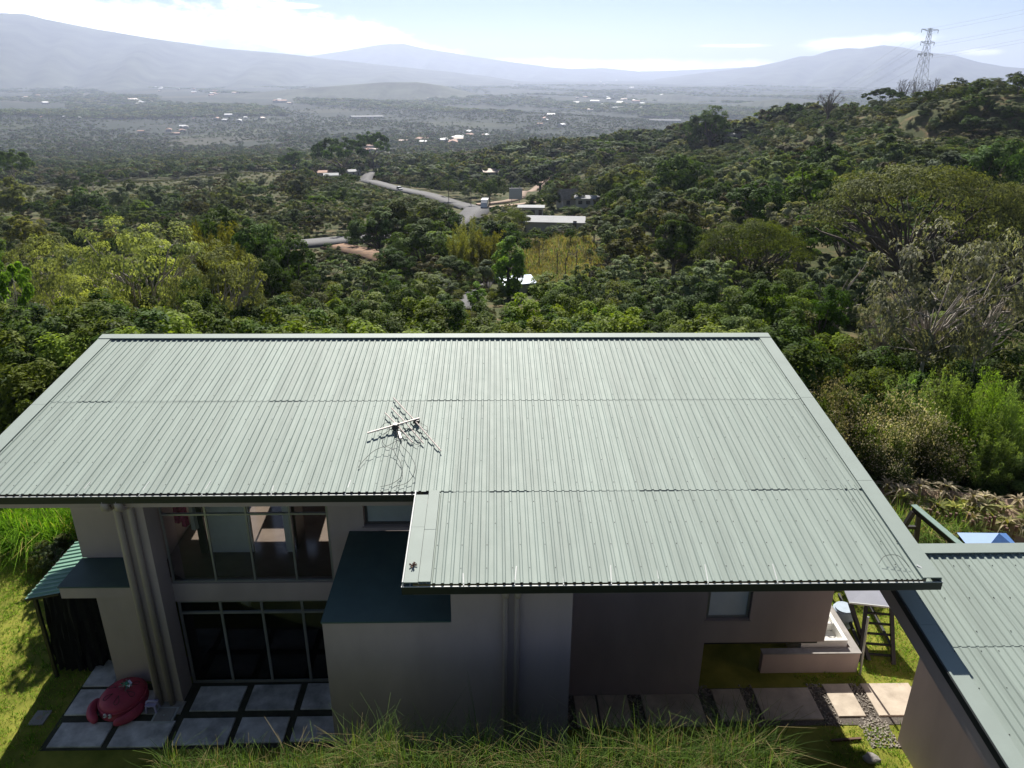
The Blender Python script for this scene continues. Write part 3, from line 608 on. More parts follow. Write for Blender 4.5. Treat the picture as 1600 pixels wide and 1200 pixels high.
for y in (5.6, 6.5, 7.5, 8.3, 9.2, 10.1, 10.9, 11.35, 12.2, 13.1):
    x = 8.5
    while x < 15:
        k = math.floor((x - 8.34) / PITCH); xx = 8.34 + k * PITCH + .124; z = zg(y) + .025 + (.014 if y > 11.05 else 0) - (.012 if y < 7.2 else 0)
        b.box(xx - .008, xx + .008, y - .008, y + .008, z - .004, z + .009); x += PITCH * r.choice((2, 3, 3, 4))
tag(b.build('screw_heads', MT['cable'], groof), kind='stuff')

# ---------------------------------------------------------------- things on and around the house
# fallen television antenna
ant = empty('antenna', (-2.4, 16.9, zr(16.9)), 'fallen television antenna with three crossbars lying on the house roof', 'antenna')
up = Vector((0, -SN, CS))
def onroof(x, y, h=.06): return Vector((x, y, zr(y) + .016)) + up * h
b = MB(); b.bar(onroof(-3.12, 16.60, .12), onroof(-1.92, 17.24, .13), .035); b.build('boom', MT['antenna'], ant)
for (x0, y0, x1, y1) in ((-2.70, 18.33, -1.30, 15.92), (-2.69, 17.83, -1.74, 16.24), (-2.82, 17.58, -2.0, 16.27)):
    b = MB(); b.tube([onroof(x0, y0, .075), onroof((x0+x1)/2, (y0+y1)/2, .10), onroof(x1, y1, .062)], .016, 6); b.build('crossbar', MT['antenna'], ant)
b = MB(); c = onroof(-2.48, 16.93, .11); b.hexa([c + Vector(v) for v in ((-.09,-.10,-.06),(.07,-.12,-.06),(.10,.08,-.06),(-.07,.10,-.06))], [c + Vector(v) for v in ((-.06,-.07,.06),(.05,-.08,.06),(.06,.05,.06),(-.05,.06,.06))]); b.build('junction_box', MT['ink'], ant)
c = onroof(-1.98, 17.18, .09); b = MB(); b.hexa([c + Vector(v) for v in ((-.10,-.05,-.05),(.06,-.07,-.05),(.08,.05,-.05),(-.08,.05,-.05))], [c + Vector(v) for v in ((-.08,-.04,.03),(.05,-.05,.03),(.06,.04,.03),(-.06,.04,.03))]); b.build('clamp', MT['ink'], ant)
b = MB(); b.bar(onroof(-2.38, 16.75, .05), onroof(-2.30, 16.45, .05), .05); b.build('mast_stub', MT['antenna'], ant)
def smooth_path(pts, n=8):
    p = [Vector(q) for q in pts]; out = []
    for i in range(len(p) - 1):
        p0, p1, p2, p3 = p[max(i-1,0)], p[i], p[i+1], p[min(i+2,len(p)-1)]
        for k in range(n):
            t = k / n; out.append(.5 * ((2*p1) + (-p0+p2)*t + (2*p0-5*p1+4*p2-p3)*t*t + (-p0+3*p1-3*p2+p3)*t**3))
    return out + [p[-1]]
cables = [[(-2.5,16.9,.1),(-2.75,16.55,.06),(-2.62,16.15,.05),(-2.35,16.3,.1),(-2.2,16.0,.12),(-2.0,15.6,.2),(-1.82,15.1,.18),(-1.95,14.75,.06),(-2.25,14.6,.04)],
          [(-2.45,16.85,.1),(-2.36,16.3,.16),(-2.4,15.9,.1),(-2.2,15.45,.06),(-2.12,15.0,.05),(-2.3,14.7,.05),(-2.55,14.6,.04)],
          [(-2.4,15.9,.1),(-2.6,16.02,.12),(-2.85,15.9,.1),(-3.05,15.6,.05),(-3.15,15.3,.05)],
          [(-2.3,16.9,.06),(-2.0,16.7,.14),(-1.75,16.65,.05),(-1.7,16.95,.05),(-1.95,17.15,.08)],
          [(-2.9,16.75,.05),(-2.75,17.0,.14),(-2.6,17.05,.06),(-2.45,16.6,.05),(-2.15,16.5,.05),(-1.9,16.2,.05),(-1.8,16.35,.05)]]
b = MB()
for cb in cables: b.tube(smooth_path([onroof(*q) for q in cb]), .006, 5, cap=False)
tag(b.build('antenna_cable', MT['cable']), 'thin black loose cables looping over the roof below the antenna', 'cable')
# wire whisker at the right eave
b = MB(); b.tube(smooth_path([(7.4, 12.1, zr(12.1) + .05), (7.55, 12.2, zr(12.2) + .14), (7.8, 12.18, zr(12.18) + .16), (7.95, 12.0, zr(12) + .05)]), .005, 5, cap=False); tag(b.build('loose_wire', MT['cable']), 'thin loose wire at the right end of the roof eave', 'wire')
b = MB(); r = random.Random(3)
for k in range(14):
    a = r.uniform(0, 6.28); q = r.uniform(.02, .09); b.bar((-1.6, 12.12, zr(12.12) + .07), (-1.6 + math.cos(a) * q, 12.12 + math.sin(a) * q, zr(12.12) + .075 + r.uniform(0, .05)), .02, .01)
tag(b.build('leaf_litter', MT['stake']), 'small clump of dry leaves on the step flashing', 'leaf clump')

# pavers: left terrace and right path
def paver(x0, x1, y0, y1, m='paver_grey', parent=None, top=.05, skew=0):
    b = MB(); e = .012
    b.hexa([(x0,y0,0),(x1,y0,0),(x1,y1,0),(x0,y1,0)], [(x0,y0,top-e),(x1,y0,top-e),(x1,y1,top-e),(x0,y1,top-e)])
    b.hexa([(x0,y0,top-e+.0005),(x1,y0,top-e+.0005),(x1,y1,top-e+.0005),(x0,y1,top-e+.0005)], [(x0+e,y0+e,top),(x1-e,y0+e,top),(x1-e,y1-e,top),(x0+e,y1-e,top)])
    return b.build('paver', MT[m], parent)
b = MB(); b.box(-10.9, -3.53, 13.55, 15.66, .001, .012); terrace = tag(b.build('terrace_path', MT['soil']), kind='structure')
for q in [(-7.76,-6.55,14.68,15.51),(-6.37,-5.15,14.69,15.54),(-4.98,-3.60,14.70,15.57),(-7.81,-6.52,13.64,14.45),(-6.36,-5.17,13.68,14.46),(-5.0,-3.60,13.70,14.46),
          (-10.84,-9.55,14.60,15.45),(-10.75,-9.47,13.62,14.36),(-9.31,-7.98,13.60,14.38),(-10.86,-10.08,15.56,16.74),(-9.38,-8.80,14.62,15.4)]: paver(*q, parent=terrace)
b = MB(); b.box(1.53, 12.0, 14.0, 15.25, .001, .014); path = tag(b.build('garden_path', MT['gravel']), kind='structure')
for k, q in enumerate([(1.98,2.53,14.03,15.04),(2.58,3.36,14.0,15.05),(3.72,5.22,14.02,15.05),(5.59,6.35,14.15,15.2),(6.69,8.17,14.16,15.22),(8.58,9.28,14.24,15.34),(9.61,10.9,14.25,15.34)]): paver(*q, m='paver', parent=path)
V = []; F = []; r = random.Random(21); gm = MB()
for x0, x1 in ((1.55,1.97),(3.37,3.71),(5.24,5.58),(6.36,6.68),(8.18,8.57),(9.29,9.60)):
    for k in range(150):
        x = r.uniform(x0, x1); y = r.uniform(13.95, 15.35); s = r.uniform(.018, .04); a = r.uniform(0, 3)
        p = [(x + s*math.cos(a+j*1.57)*r.uniform(.7,1.2), y + s*math.sin(a+j*1.57)*r.uniform(.7,1.2)) for j in range(4)]
        gm.hexa([(q[0],q[1],.01) for q in p], [(x+(q[0]-x)*.6, y+(q[1]-y)*.6, .012 + s*.9) for q in p])
for k in range(260):
    x = r.uniform(9.0, 9.7); y = r.uniform(13.3, 14.2); s = r.uniform(.016, .04)
    gm.hexa([(x-s,y-s,.0),(x+s,y-s*.8,.0),(x+s*.9,y+s,.0),(x-s,y+s,.0)], [(x-s*.5,y-s*.5,s),(x+s*.6,y-s*.5,s),(x+s*.5,y+s*.5,s),(x-s*.5,y+s*.5,s)])
MT['pebble'] = mat('pebble', (.26, .23, .19), .8, .55, 18)
tag(gm.build('gravel', MT['pebble']), kind='stuff')
# drains
d = empty('drain_cover', (-8.3, 14.55, .05), 'square concrete drain cover with pale rim beside the column', 'drain cover')
b = MB(); b.box(-8.58,-8.05,14.29,14.80,.0,.062); b.build('rim', MT['lip'], d); b = MB(); b.box(-8.53,-8.10,14.34,14.75,.063,.075); b.build('cover', MT['concrete'], d); b = MB(); b.tube([(-8.31,14.52,.076),(-8.31,14.52,.10)], .02, 8); b.build('knob', MT['lip'], d)
d = empty('stepping_stone', (-11.4, 14.54, 0), 'small square concrete cover lying in the shaded lawn', 'drain cover')
b = MB(); b.box(-11.58,-11.22,14.31,14.76,0,.04); b.build('slab', MT['concrete'], d)
b = MB(); b.add([(-11.5,14.5,.046),(-11.38,14.44,.05),(-11.33,14.56,.046),(-11.42,14.6,.06)], [(0,1,2,3)]); b.build('fallen_leaf', MT['thatch'], d)
# crab sandbox
def crab():
    t = empty('sandbox', (-9.52, 15.0, .05), 'red plastic crab sandbox with two white eyes beside the pipes', 'sandbox'); t.rotation_euler.z = R(-98)
    def dome(a, c, h, z0, n=28, m=9, p=.6):
        V = []; F = []
        for j in range(m + 1):
            q = j / m; rr_ = math.cos(q * math.pi / 2) ** p; z = z0 + h * math.sin(q * math.pi / 2)
            for i in range(n): th = i / n * 2 * math.pi; V.append((a * rr_ * math.cos(th), c * rr_ * math.sin(th), z))
        for j in range(m):
            for i in range(n): i2 = (i + 1) % n; F.append((j*n+i, j*n+i2, (j+1)*n+i2, (j+1)*n+i))
        return V, F
    b = MB(); V, F = dome(.64, .56, .20, 0, p=.35); b.add(V, F); b.build('basin', MT['red'], t, True, True)
    b = MB(); V, F = dome(.60, .52, .22, .19); b.add(V, F); b.tube([(.61*math.cos(k/32*6.2832), .53*math.sin(k/32*6.2832), .20) for k in range(33)], .028, 6, cap=False); lid = b.build('lid', MT['red'], t, True, True)
    for k in range(6):                                # raised teardrop panels on the lid
        a = k / 6 * 6.2832 + .3; pts = []
        for q in range(13):
            s = q / 12 * 6.2832; rad = .34 + .13 * math.cos(s); an = a + .24 * math.sin(s) * (.6 + .4 * math.cos(s))
            q_ = (rad / .60) ** (1 / .6); z = .19 + .22 * math.sqrt(max(0, 1 - q_ * q_)); pts.append((rad * math.cos(an), rad * .87 * math.sin(an), z + .004))
        b = MB(); b.tube(pts, .007, 5, cap=False); b.build('lid_groove', MT['ink'], lid, True, True)
    for s in (-1, 1):
        b = MB(); b.tube(smooth_path([(.12, s*.60, .10), (.38, s*.58, .12), (.60, s*.47, .12), (.74, s*.30, .12), (.76, s*.22, .12)], 5), [.07,.09,.10,.11,.115,.12,.12,.12,.12,.118,.115,.115,.11,.108,.10,.095,.09,.08,.065,.05,.025], 10); b.build('claw', MT['red'], t, True, True)
        b = MB(); V, F = dome(.045, .045, .09, -.045, 12, 8, 1.0); V = [(x + .655, y + s*.065, z + .21) for x, y, z in V]; b.add(V, F); e = b.build('eye', MT['eye'], t, True, True)
        b = MB(); b.tube([(.690, s*.060, .225), (.702, s*.060, .225)], .020, 10); b.build('pupil', MT['ink'], e, False, True)
    return t
crab()
t = empty('pinwheel', (-9.45, 15.08, .46), 'shiny silver and green crumpled toy on the red sandbox lid', 'toy')
b = MB(); r = random.Random(5)
for k in range(10): a = k * .63; b.add([(0,0,.06),(.17*math.cos(a),.17*math.sin(a),r.uniform(0,.04)),(.15*math.cos(a+.5),.15*math.sin(a+.5),r.uniform(.05,.13))], [(0,1,2)])
b.build('foil', MT['silver_toy'], t, False, True)
b = MB()
for k in range(7): a = k * .9; b.add([(0,0,.15),(.10*math.cos(a),.10*math.sin(a),r.uniform(.05,.09)),(.09*math.cos(a+.7),.09*math.sin(a+.7),r.uniform(.10,.16))], [(0,1,2)])
b.build('ribbon', MT['teal_toy'], t, False, True)
# lilac child stool
t = empty('stool', (-8.68, 14.72, .05), 'small lilac plastic child stool beside the red sandbox', 'stool')
b = MB(); b.tube([(-.13,0,.22),(-.11,0,.27),(-.06,0,.30),(.06,0,.30),(.11,0,.27),(.13,0,.22)], .03, 8); b.box(-.13,.13,-.10,.12,.19,.225); b.build('seat', MT['lilac'], t, False, True)
for sx in (-1, 1):
    for sy in (-1, 1): b = MB(); b.hexa([(sx*.13-.025,sy*.10-.02,.0),(sx*.13+.025,sy*.10-.02,0),(sx*.13+.025,sy*.10+.02,0),(sx*.13-.025,sy*.10+.02,0)], [(sx*.105-.02,sy*.08-.02,.19),(sx*.105+.02,sy*.08-.02,.19),(sx*.105+.02,sy*.08+.02,.19),(sx*.105-.02,sy*.08+.02,.19)]); b.build('leg', MT['lilac'], t, False, True)
# lean-to shed at far left: green ribbed roof, black netting walls
t = empty('shed', (-11.6, 16.8, 0), 'dark netted lean-to shed with a small green ribbed roof at left', 'shed')
V = []; F = []; n = 13; yy = []
for k in range(n): y = 15.70 + k * .19; yy += [(y, 0), (y + .10, 0), (y + .115, .03), (y + .165, .03), (y + .185, 0)]
for y, z in yy: V.append((-10.893, y, 2.92 + z)); V.append((-11.78, y, 2.74 + z))
b = MB(); b.add(V, [(2*i, 2*i+1, 2*i+3, 2*i+2) for i in range(len(yy) - 1)]); rf = b.build('roof', MT['leanto'], t)
b = MB(); b.bar((-11.78, 15.72, 2.70), (-11.78, 18.1, 2.70), .06); b.bar((-10.95, 15.74, 2.86), (-11.78, 15.74, 2.69), .06); b.build('roof_frame', MT['black'], t)
for x, y in ((-11.72, 15.95), (-11.72, 18.0), (-10.95, 18.0), (-11.0, 16.85)): b = MB(); b.bar((x, y, 0), (x, y, 2.72), .08); b.build('post', MT['black'], t)
def drape(p0, p1, z1, seed):
    r = random.Random(seed); b = MB(); nx, nz = 14, 10; V = []
    d = Vector(p1) - Vector(p0); nn = Vector((d.y, -d.x, 0)).normalized()
    for j in range(nz + 1):
        for i in range(nx + 1): p = Vector(p0) + d * (i / nx); w = (.07 * math.sin(i * 1.9 + j * .35) + r.uniform(-.04, .04)) * (1 - .6 * j / nz) + .10 * (1 - j / nz); q = p + nn * w; V.append((q.x, q.y, .01 + z1 * j / nz))
    b.add(V, [(j*(nx+1)+i, j*(nx+1)+i+1, (j+1)*(nx+1)+i+1, (j+1)*(nx+1)+i) for j in range(nz) for i in range(nx)]); b.build('net_curtain', MT['net'], t)
drape((-11.80, 16.35, 0), (-11.02, 16.25, 0), 2.68, 1); drape((-11.76, 18.0, 0), (-11.80, 16.35, 0), 2.68, 2); drape((-11.02, 16.2, 0), (-10.1, 16.95, 0), 2.68, 3); drape((-10.92, 18.02, 0), (-11.76, 18.02, 0), 2.70, 4); drape((-11.30, 16.30, 0), (-10.80, 16.40, 0), 2.68, 5)
# laundry: low wall, sink, pipe
t = empty('laundry_wall', (8.4, 16.5, 0), 'low plaster wall around the outdoor laundry corner', 'wall')
b = MB(); b.box(7.10, 9.72, 15.79, 15.97, 0, .64); b.build('front_wall', MT['stucco'], t); b = MB(); b.box(9.54, 9.72, 15.972, 18.4, 0, .64); b.build('side_wall', MT['stucco'], t)
b = MB(); b.box(7.08, 9.74, 15.77, 15.99, .642, .67); b.box(9.52, 9.74, 15.991, 18.42, .642, .67); b.build('coping', MT['concrete'], t)
t = empty('laundry_sink', (8.9, 16.8, 0), 'white laundry sink behind the low wall under the house corner', 'sink')
b = MB(); b.box(8.2, 9.45, 16.05, 17.6, 0, .62); b.box(8.2, 9.45, 16.05, 16.15, .62, .86); b.box(8.2, 9.45, 17.5, 17.6, .62, .86); b.box(8.2, 8.3, 16.15, 17.5, .62, .86); b.box(9.35, 9.45, 16.15, 17.5, .62, .86); b.box(8.3, 9.35, 16.75, 16.83, .62, .84); b.build('basin', MT['porcelain'], t)
b = MB(); b.tube([(9.30, 17.0, .86), (9.30, 17.0, 1.05), (9.22, 17.0, 1.1), (9.1, 17.0, 1.05)], .018, 8); b.build('tap', MT['alu'], t)
t = empty('clothes_prop', (9.8, 15.9, 0), 'thin grey pole leaning at the end of the low laundry wall', 'pole')
b = MB(); b.tube([(9.78, 15.70, 0.0), (9.80, 15.95, 1.72)], .03, 8); b.build('pole', MT['alu'], t)
# climbing frame with a grey panel roof
t = empty('climbing_frame', (10.4, 16.3, 0), 'black timber climbing frame with ladder side and grey panel roof', 'climbing frame')
P4 = [(9.95,17.22,1.14),(11.27,16.93,1.16),(11.14,18.10,1.22),(10.05,18.15,1.22)]
b = MB(); b.hexa(P4, [(x, y, z + .03) for x, y, z in P4]); b.build('roof_panel', MT['greysheet'], t)
b = MB(); b.bar((9.93,17.21,1.17),(11.29,16.92,1.19), .03, .05); b.build('panel_edge', MT['lip'], t)
for a, c in (((9.98,16.15,0),(10.45,17.25,1.14)), ((10.86,16.05,0),(11.10,17.12,1.14)), ((10.30,19.1,0),(10.35,18.05,1.2)), ((11.25,19.0,0),(11.05,18.0,1.2)), ((10.25,16.22,0),(10.0,17.3,1.14))):
    b = MB(); b.bar(a, c, .10); b.build('leg', MT['black'], t)
for k in range(5):
    q = .12 + k * .18; b = MB(); b.bar((10.90 + .16*q, 16.12 + 1.0*q, 1.13*q), (10.10 + .30*q, 16.22 + 1.0*q, 1.13*q), .05); b.build('rung', MT['black'], t)
for a, c in (((10.05,16.45,.3),(10.42,18.7,.3)), ((10.92,16.38,.3),(11.18,18.6,.3))): b = MB(); b.bar(a, c, .07); b.build('rail', MT['black'], t)
t = empty('water_drum', (10.1, 17.7, 0), 'pale blue round drum standing behind the low laundry wall', 'drum')
MT['drum'] = mat('drum_plastic', (.38, .46, .55), .5, .1)
b = MB(); b.tube([(10.1,17.7,0),(10.1,17.7,.06),(10.1,17.7,.3),(10.1,17.7,.56),(10.1,17.7,.6)], [.26,.30,.31,.30,.25], 18); b.build('body', MT['drum'], t, True); b = MB(); b.tube([(10.1,17.7,.601),(10.1,17.7,.63)], .26, 18); b.build('lid', MT['drum'], t)
# swing frame
t = empty('swing_frame', (13.4, 19.5, 0), 'timber swing frame with green topped crossbeam behind the garage', 'swing frame')
b = MB(); b.bar((13.29,20.55,2.16),(13.75,16.9,2.16), .12, .16); beam = b.build('beam', MT['black'], t)
b = MB(); b.bar((13.29,20.60,2.262),(13.75,16.85,2.262), .20, .03); b.build('beam_cap', MT['greenbeam'], beam)
for a, c in (((12.55,20.45,0),(13.22,20.42,2.12)), ((13.62,20.35,0),(13.40,20.40,2.12)), ((13.0,17.0,0),(13.6,17.0,2.12)), ((14.4,17.0,0),(13.85,17.0,2.12))): b = MB(); b.bar(a, c, .13); b.build('leg', MT['black'], t)
b = MB(); b.bar((13.0,20.44,1.55),(13.5,20.40,1.55), .10); b.build('brace', MT['black'], t)
# blue canopy of the play tower
t = empty('play_tower', (14.9, 18.3, 0), 'play tower with pointed blue canopy showing over the garage roof', 'play tower')
b = MB(); pk = (14.86,18.75,2.42); e = [(13.96,18.1,1.98),(15.45,18.05,1.98),(15.6,19.4,1.98),(14.1,19.45,1.98)]
b.add(e + [pk], [(0,1,4),(1,2,4),(2,3,4),(3,0,4),(3,2,1,0)]); b.build('canopy', MT['blue'], t)
for x, y in ((14.1,18.2),(15.35,18.15),(15.45,19.3),(14.2,19.35)): b = MB(); b.bar((x,y,0),(x,y,1.97), .09); b.build('post', MT['black'], t)
b = MB(); b.box(14.05,15.45,18.1,19.4,1.0,1.06); b.build('platform', MT['wood'], t)
# stick, rock on the right lawn
b = MB(); b.bar((8.08,13.51,.04),(8.84,13.56,.04), .05); tag(b.build('stick', MT['stake']), 'short wooden stick lying on the grass in front of the path', 'stick')
bm = bmesh.new(); bmesh.ops.create_icosphere(bm, subdivisions=2, radius=.16)
for v in bm.verts: v.co = Vector((v.co.x * 1.3, v.co.y, v.co.z * .45)) * (1 + .18 * math.sin(v.co.x * 31 + v.co.y * 17))
me = bpy.data.meshes.new('rock'); bm.to_mesh(me); bm.free(); me.materials.append(MT['concrete']); o = link('rock', me); o.location = (8.85, 13.0, .03); tag(o, 'flat grey rock on the grass near the garage wall', 'rock')
# ---------------------------------------------------------------- plants: one prototype mesh per kind and variant
def unit(v): return v / np.maximum(np.linalg.norm(v, axis=-1, keepdims=True), 1e-6)
def leaf_cards(C0, Nrm, size, aspect, rg, fold=.25, droop=0.0):
    """one folded diamond leaf per centre"""
    n = len(C0); rnd = unit(rg.normal(size=(n, 3))); u = unit(np.cross(Nrm, rnd)); w = np.cross(Nrm, u); s = np.broadcast_to(np.asarray(size), (n,))[:, None]
    a = C0 - u * s; b = C0 + w * s * aspect + Nrm * s * fold * .5; c = C0 + u * s; d = C0 - w * s * aspect + Nrm * s * fold * .5
    if droop: a = a - np.array([0, 0, 1]) * s * droop; c = c - np.array([0, 0, 1]) * s * droop
    V = np.stack([a, b, c, d], 1).reshape(-1, 3); F = np.arange(n * 4).reshape(-1, 4); return V, F
def clumps(kind, nc, rg, H, W):
    """clump centres and radii for a crown that spans width W, height H above the ground"""
    out = []
    if kind == 'umbrella':
        for k in range(nc):
            a = rg.uniform(0, 2*math.pi); q = math.sqrt(rg.uniform(0, 1)); z = H * (.60 + .36 * math.sqrt(max(0, 1 - q**2)) - rg.uniform(0, .16)); out.append((q*W*.46*math.cos(a), q*W*.46*math.sin(a), z, W * rg.uniform(.04, .08), .5))
    elif kind == 'airy':
        for k in range(nc):
            d = unit(rg.normal(size=3)); d[2] = d[2] * .8; q = rg.uniform(.45, 1) ** .7; out.append((d[0]*W*.45*q, d[1]*W*.45*q, H*.64 + d[2]*H*.38*q, W * rg.uniform(.035, .075), .6))
    elif kind == 'round':                            # a dome of a few big lobes, each lobe a cushion of leaf clumps
        lobes = []
        for k in range(7):
            a = k * 2.4 + rg.uniform(-.4, .4); e = (.95, .25, .45, 0., .5, -.5, -.3)[k]; q = math.sqrt(max(0, 1 - e * e)) * rg.uniform(.75, 1); lobes.append((q*W*.26*math.cos(a), q*W*.26*math.sin(a), H*.54 + e*H*.26, W * rg.uniform(.19, .27)))
        for k in range(nc):
            lx, ly, lz, lr = lobes[k % 7]; d = unit(rg.normal(size=3)); d[2] = abs(d[2]) * .9 - .12; lr2 = lr * rg.uniform(.7, 1.0); out.append((lx + d[0]*lr2, ly + d[1]*lr2, lz + d[2]*lr2*.85*H/W, W * rg.uniform(.055, .095), .8))
    elif kind == 'bush':
        for k in range(nc):
            a = rg.uniform(0, 2*math.pi); q = math.sqrt(rg.uniform(0, 1)); z = H * rg.uniform(.12, .95) * math.sqrt(max(.1, 1 - .75*q*q)); out.append((q*W*.45*math.cos(a), q*W*.45*math.sin(a), z, W * rg.uniform(.10, .17), .75))
    elif kind == 'column':
        for k in range(nc):
            a = rg.uniform(0, 2*math.pi); t = rg.uniform(.06, 1); prof = math.sin(min(1, t*1.25 + .12) * math.pi * .5) * (1 - max(0, t - .72) / .28 * .75); q = math.sqrt(rg.uniform(.2, 1)); out.append((q*W*.40*prof*math.cos(a), q*W*.40*prof*math.sin(a), H*t*.93, W * rg.uniform(.10, .17), .9))
    return np.array(out)
def crown_mesh(name, cl, nleaf, size, m, rg, aspect=.45, up=.5, shell=.75, droop=0.0):
    n_each = np.maximum(1, (nleaf * cl[:, 3]**2 / (cl[:, 3]**2).sum()).astype(int)); idx = np.repeat(np.arange(len(cl)), n_each); n = len(idx)
    d = unit(rg.normal(size=(n, 3))); d[:, 2] = np.where(rg.random(n) < .55, np.abs(d[:, 2]), d[:, 2]); q = (shell + (1 - shell) * rg.random(n)) * rg.uniform(.75, 1.1, n)
    c = cl[idx, :3] + d * (cl[idx, 3] * q)[:, None] * np.stack([np.ones(n), np.ones(n), cl[idx, 4]], -1)
    g = unit(cl[idx, :3] - np.array([0, 0, cl[:, 2].mean() * .8])); nr = unit(d * .42 + g * .85 + np.array([0, 0, up * .5]) + rg.normal(size=(n, 3)) * .34)
    V, F = leaf_cards(c, nr, size * rg.uniform(.6, 1.3, n), aspect, rg, droop=droop)
    tc = rg.uniform(.0, .45, len(cl)); tint = np.clip(tc[idx] + rg.uniform(0, .55, n), 0, 1)
    return np_mesh(name, V, F, m, np.repeat(tint, 4))
def limb_mesh(name, cl, H, W, rg, m, r0=.03, fork=.3, n=22, lean=0.0, zig=.05, rmin=.25):
    b = MB(); top = np.array([lean * W, 0, H * fork]); R0 = r0 * H
    b.tube([(0, 0, -.6), (lean*W*.15, .01, H*fork*.35), (lean*W*.55, -.01*H, H*fork*.7), tuple(top)], [R0*1.35, R0, R0*.88, R0*.75], 8)
    far = sorted(range(len(cl)), key=lambda k: -np.linalg.norm(cl[k, :2]))
    pick = far[::max(1, len(far)//n)][:n]
    for k in pick:
        e = cl[k, :3]; st = top * rg.uniform(.75, 1.0); mid = st * .5 + e * .5 + np.array([rg.normal()*W*zig, rg.normal()*W*zig, rg.uniform(-.02, .10) * H]); q1 = st*.75 + mid*.25 + rg.normal(size=3)*W*zig*.4; q2 = mid*.45 + e*.55 + rg.normal(size=3)*W*zig*.5
        rr = R0 * rg.uniform(.3, .55); b.tube([st, q1, mid, q2, e], [rr, rr*.8, rr*.6, rr*.4, rr*rmin], 5, cap=False)
    o = b.build(name, m); me = o.data; bpy.data.objects.remove(o); me.polygons.foreach_set('use_smooth', [True] * len(me.polygons)); return me
PROTO = {}
def proto(kind, shape, H, W, nc, nleaf, leaf, lm, variants=2, bark='bark', aspect=.45, up=.5, shell=.75, limbs=dict(), seed=0, droop=0.0):
    L = []
    for v in range(variants):
        rg = np.random.default_rng(seed * 97 + v * 13 + 5); cl = clumps(shape, nc, rg, H, W)
        lms = lm if isinstance(lm, list) else [lm]
        L.append((crown_mesh('crown', cl, nleaf, leaf, LF[lms[v % len(lms)]], rg, aspect, up, shell, droop), limb_mesh('trunk', cl, H, W, rg, MT[bark], **limbs) if limbs is not None else None, H, W))
    PROTO[kind] = L
# nearer trees with small leaves
proto('pale_tree', 'airy', 10, 13, 110, 11000, .135, 'pale', 3, 'bark_pale', limbs=dict(r0=.03, fork=.22, n=64, zig=.05), seed=1, up=.7)
proto('lime_tree', 'airy', 9, 8, 60, 8000, .16, 'bright', 1, 'bark_pale', limbs=dict(r0=.02, fork=.2, n=24), seed=2)
proto('dark_tree', 'round', 11, 11, 77, 11000, .20, ['dark', 'mid'], 3, seed=3, limbs=dict(n=16))
proto('umbrella_tree', 'umbrella', 12, 22, 170, 19000, .16, ['umbrella', 'mid'], 2, seed=4, limbs=dict(r0=.035, fork=.22, n=64, zig=.035), up=.7)
proto('grey_tree', 'airy', 9, 9, 70, 6500, .20, 'grey', 2, 'bark_pale', seed=5, up=.6, limbs=dict(n=20))
proto('mango_tree', 'round', 11, 11, 84, 12000, .18, ['dark', 'dark'], 2, seed=6)
proto('bright_tree', 'column', 9, 5.5, 46, 7000, .20, 'bright', 2, seed=7, limbs=dict(fork=.5, n=8))
proto('silver_tree', 'airy', 12, 11, 80, 3000, .20, 'silver', 2, 'bark_pale', seed=8, aspect=.38, up=.3, droop=.5, limbs=dict(r0=.012, fork=.45, n=56, zig=.05))
proto('coffee_shrub', 'bush', 6, 4.6, 40, 8500, .13, ['coffee', 'coffee', 'mid', 'dark'], 4, seed=9, aspect=.42, up=.6, limbs=dict(r0=.012, fork=.15, n=12))
proto('bush', 'bush', 5.4, 4.8, 36, 7500, .12, ['mid', 'dark', 'olive'], 3, seed=10, limbs=dict(r0=.012, fork=.12, n=12))
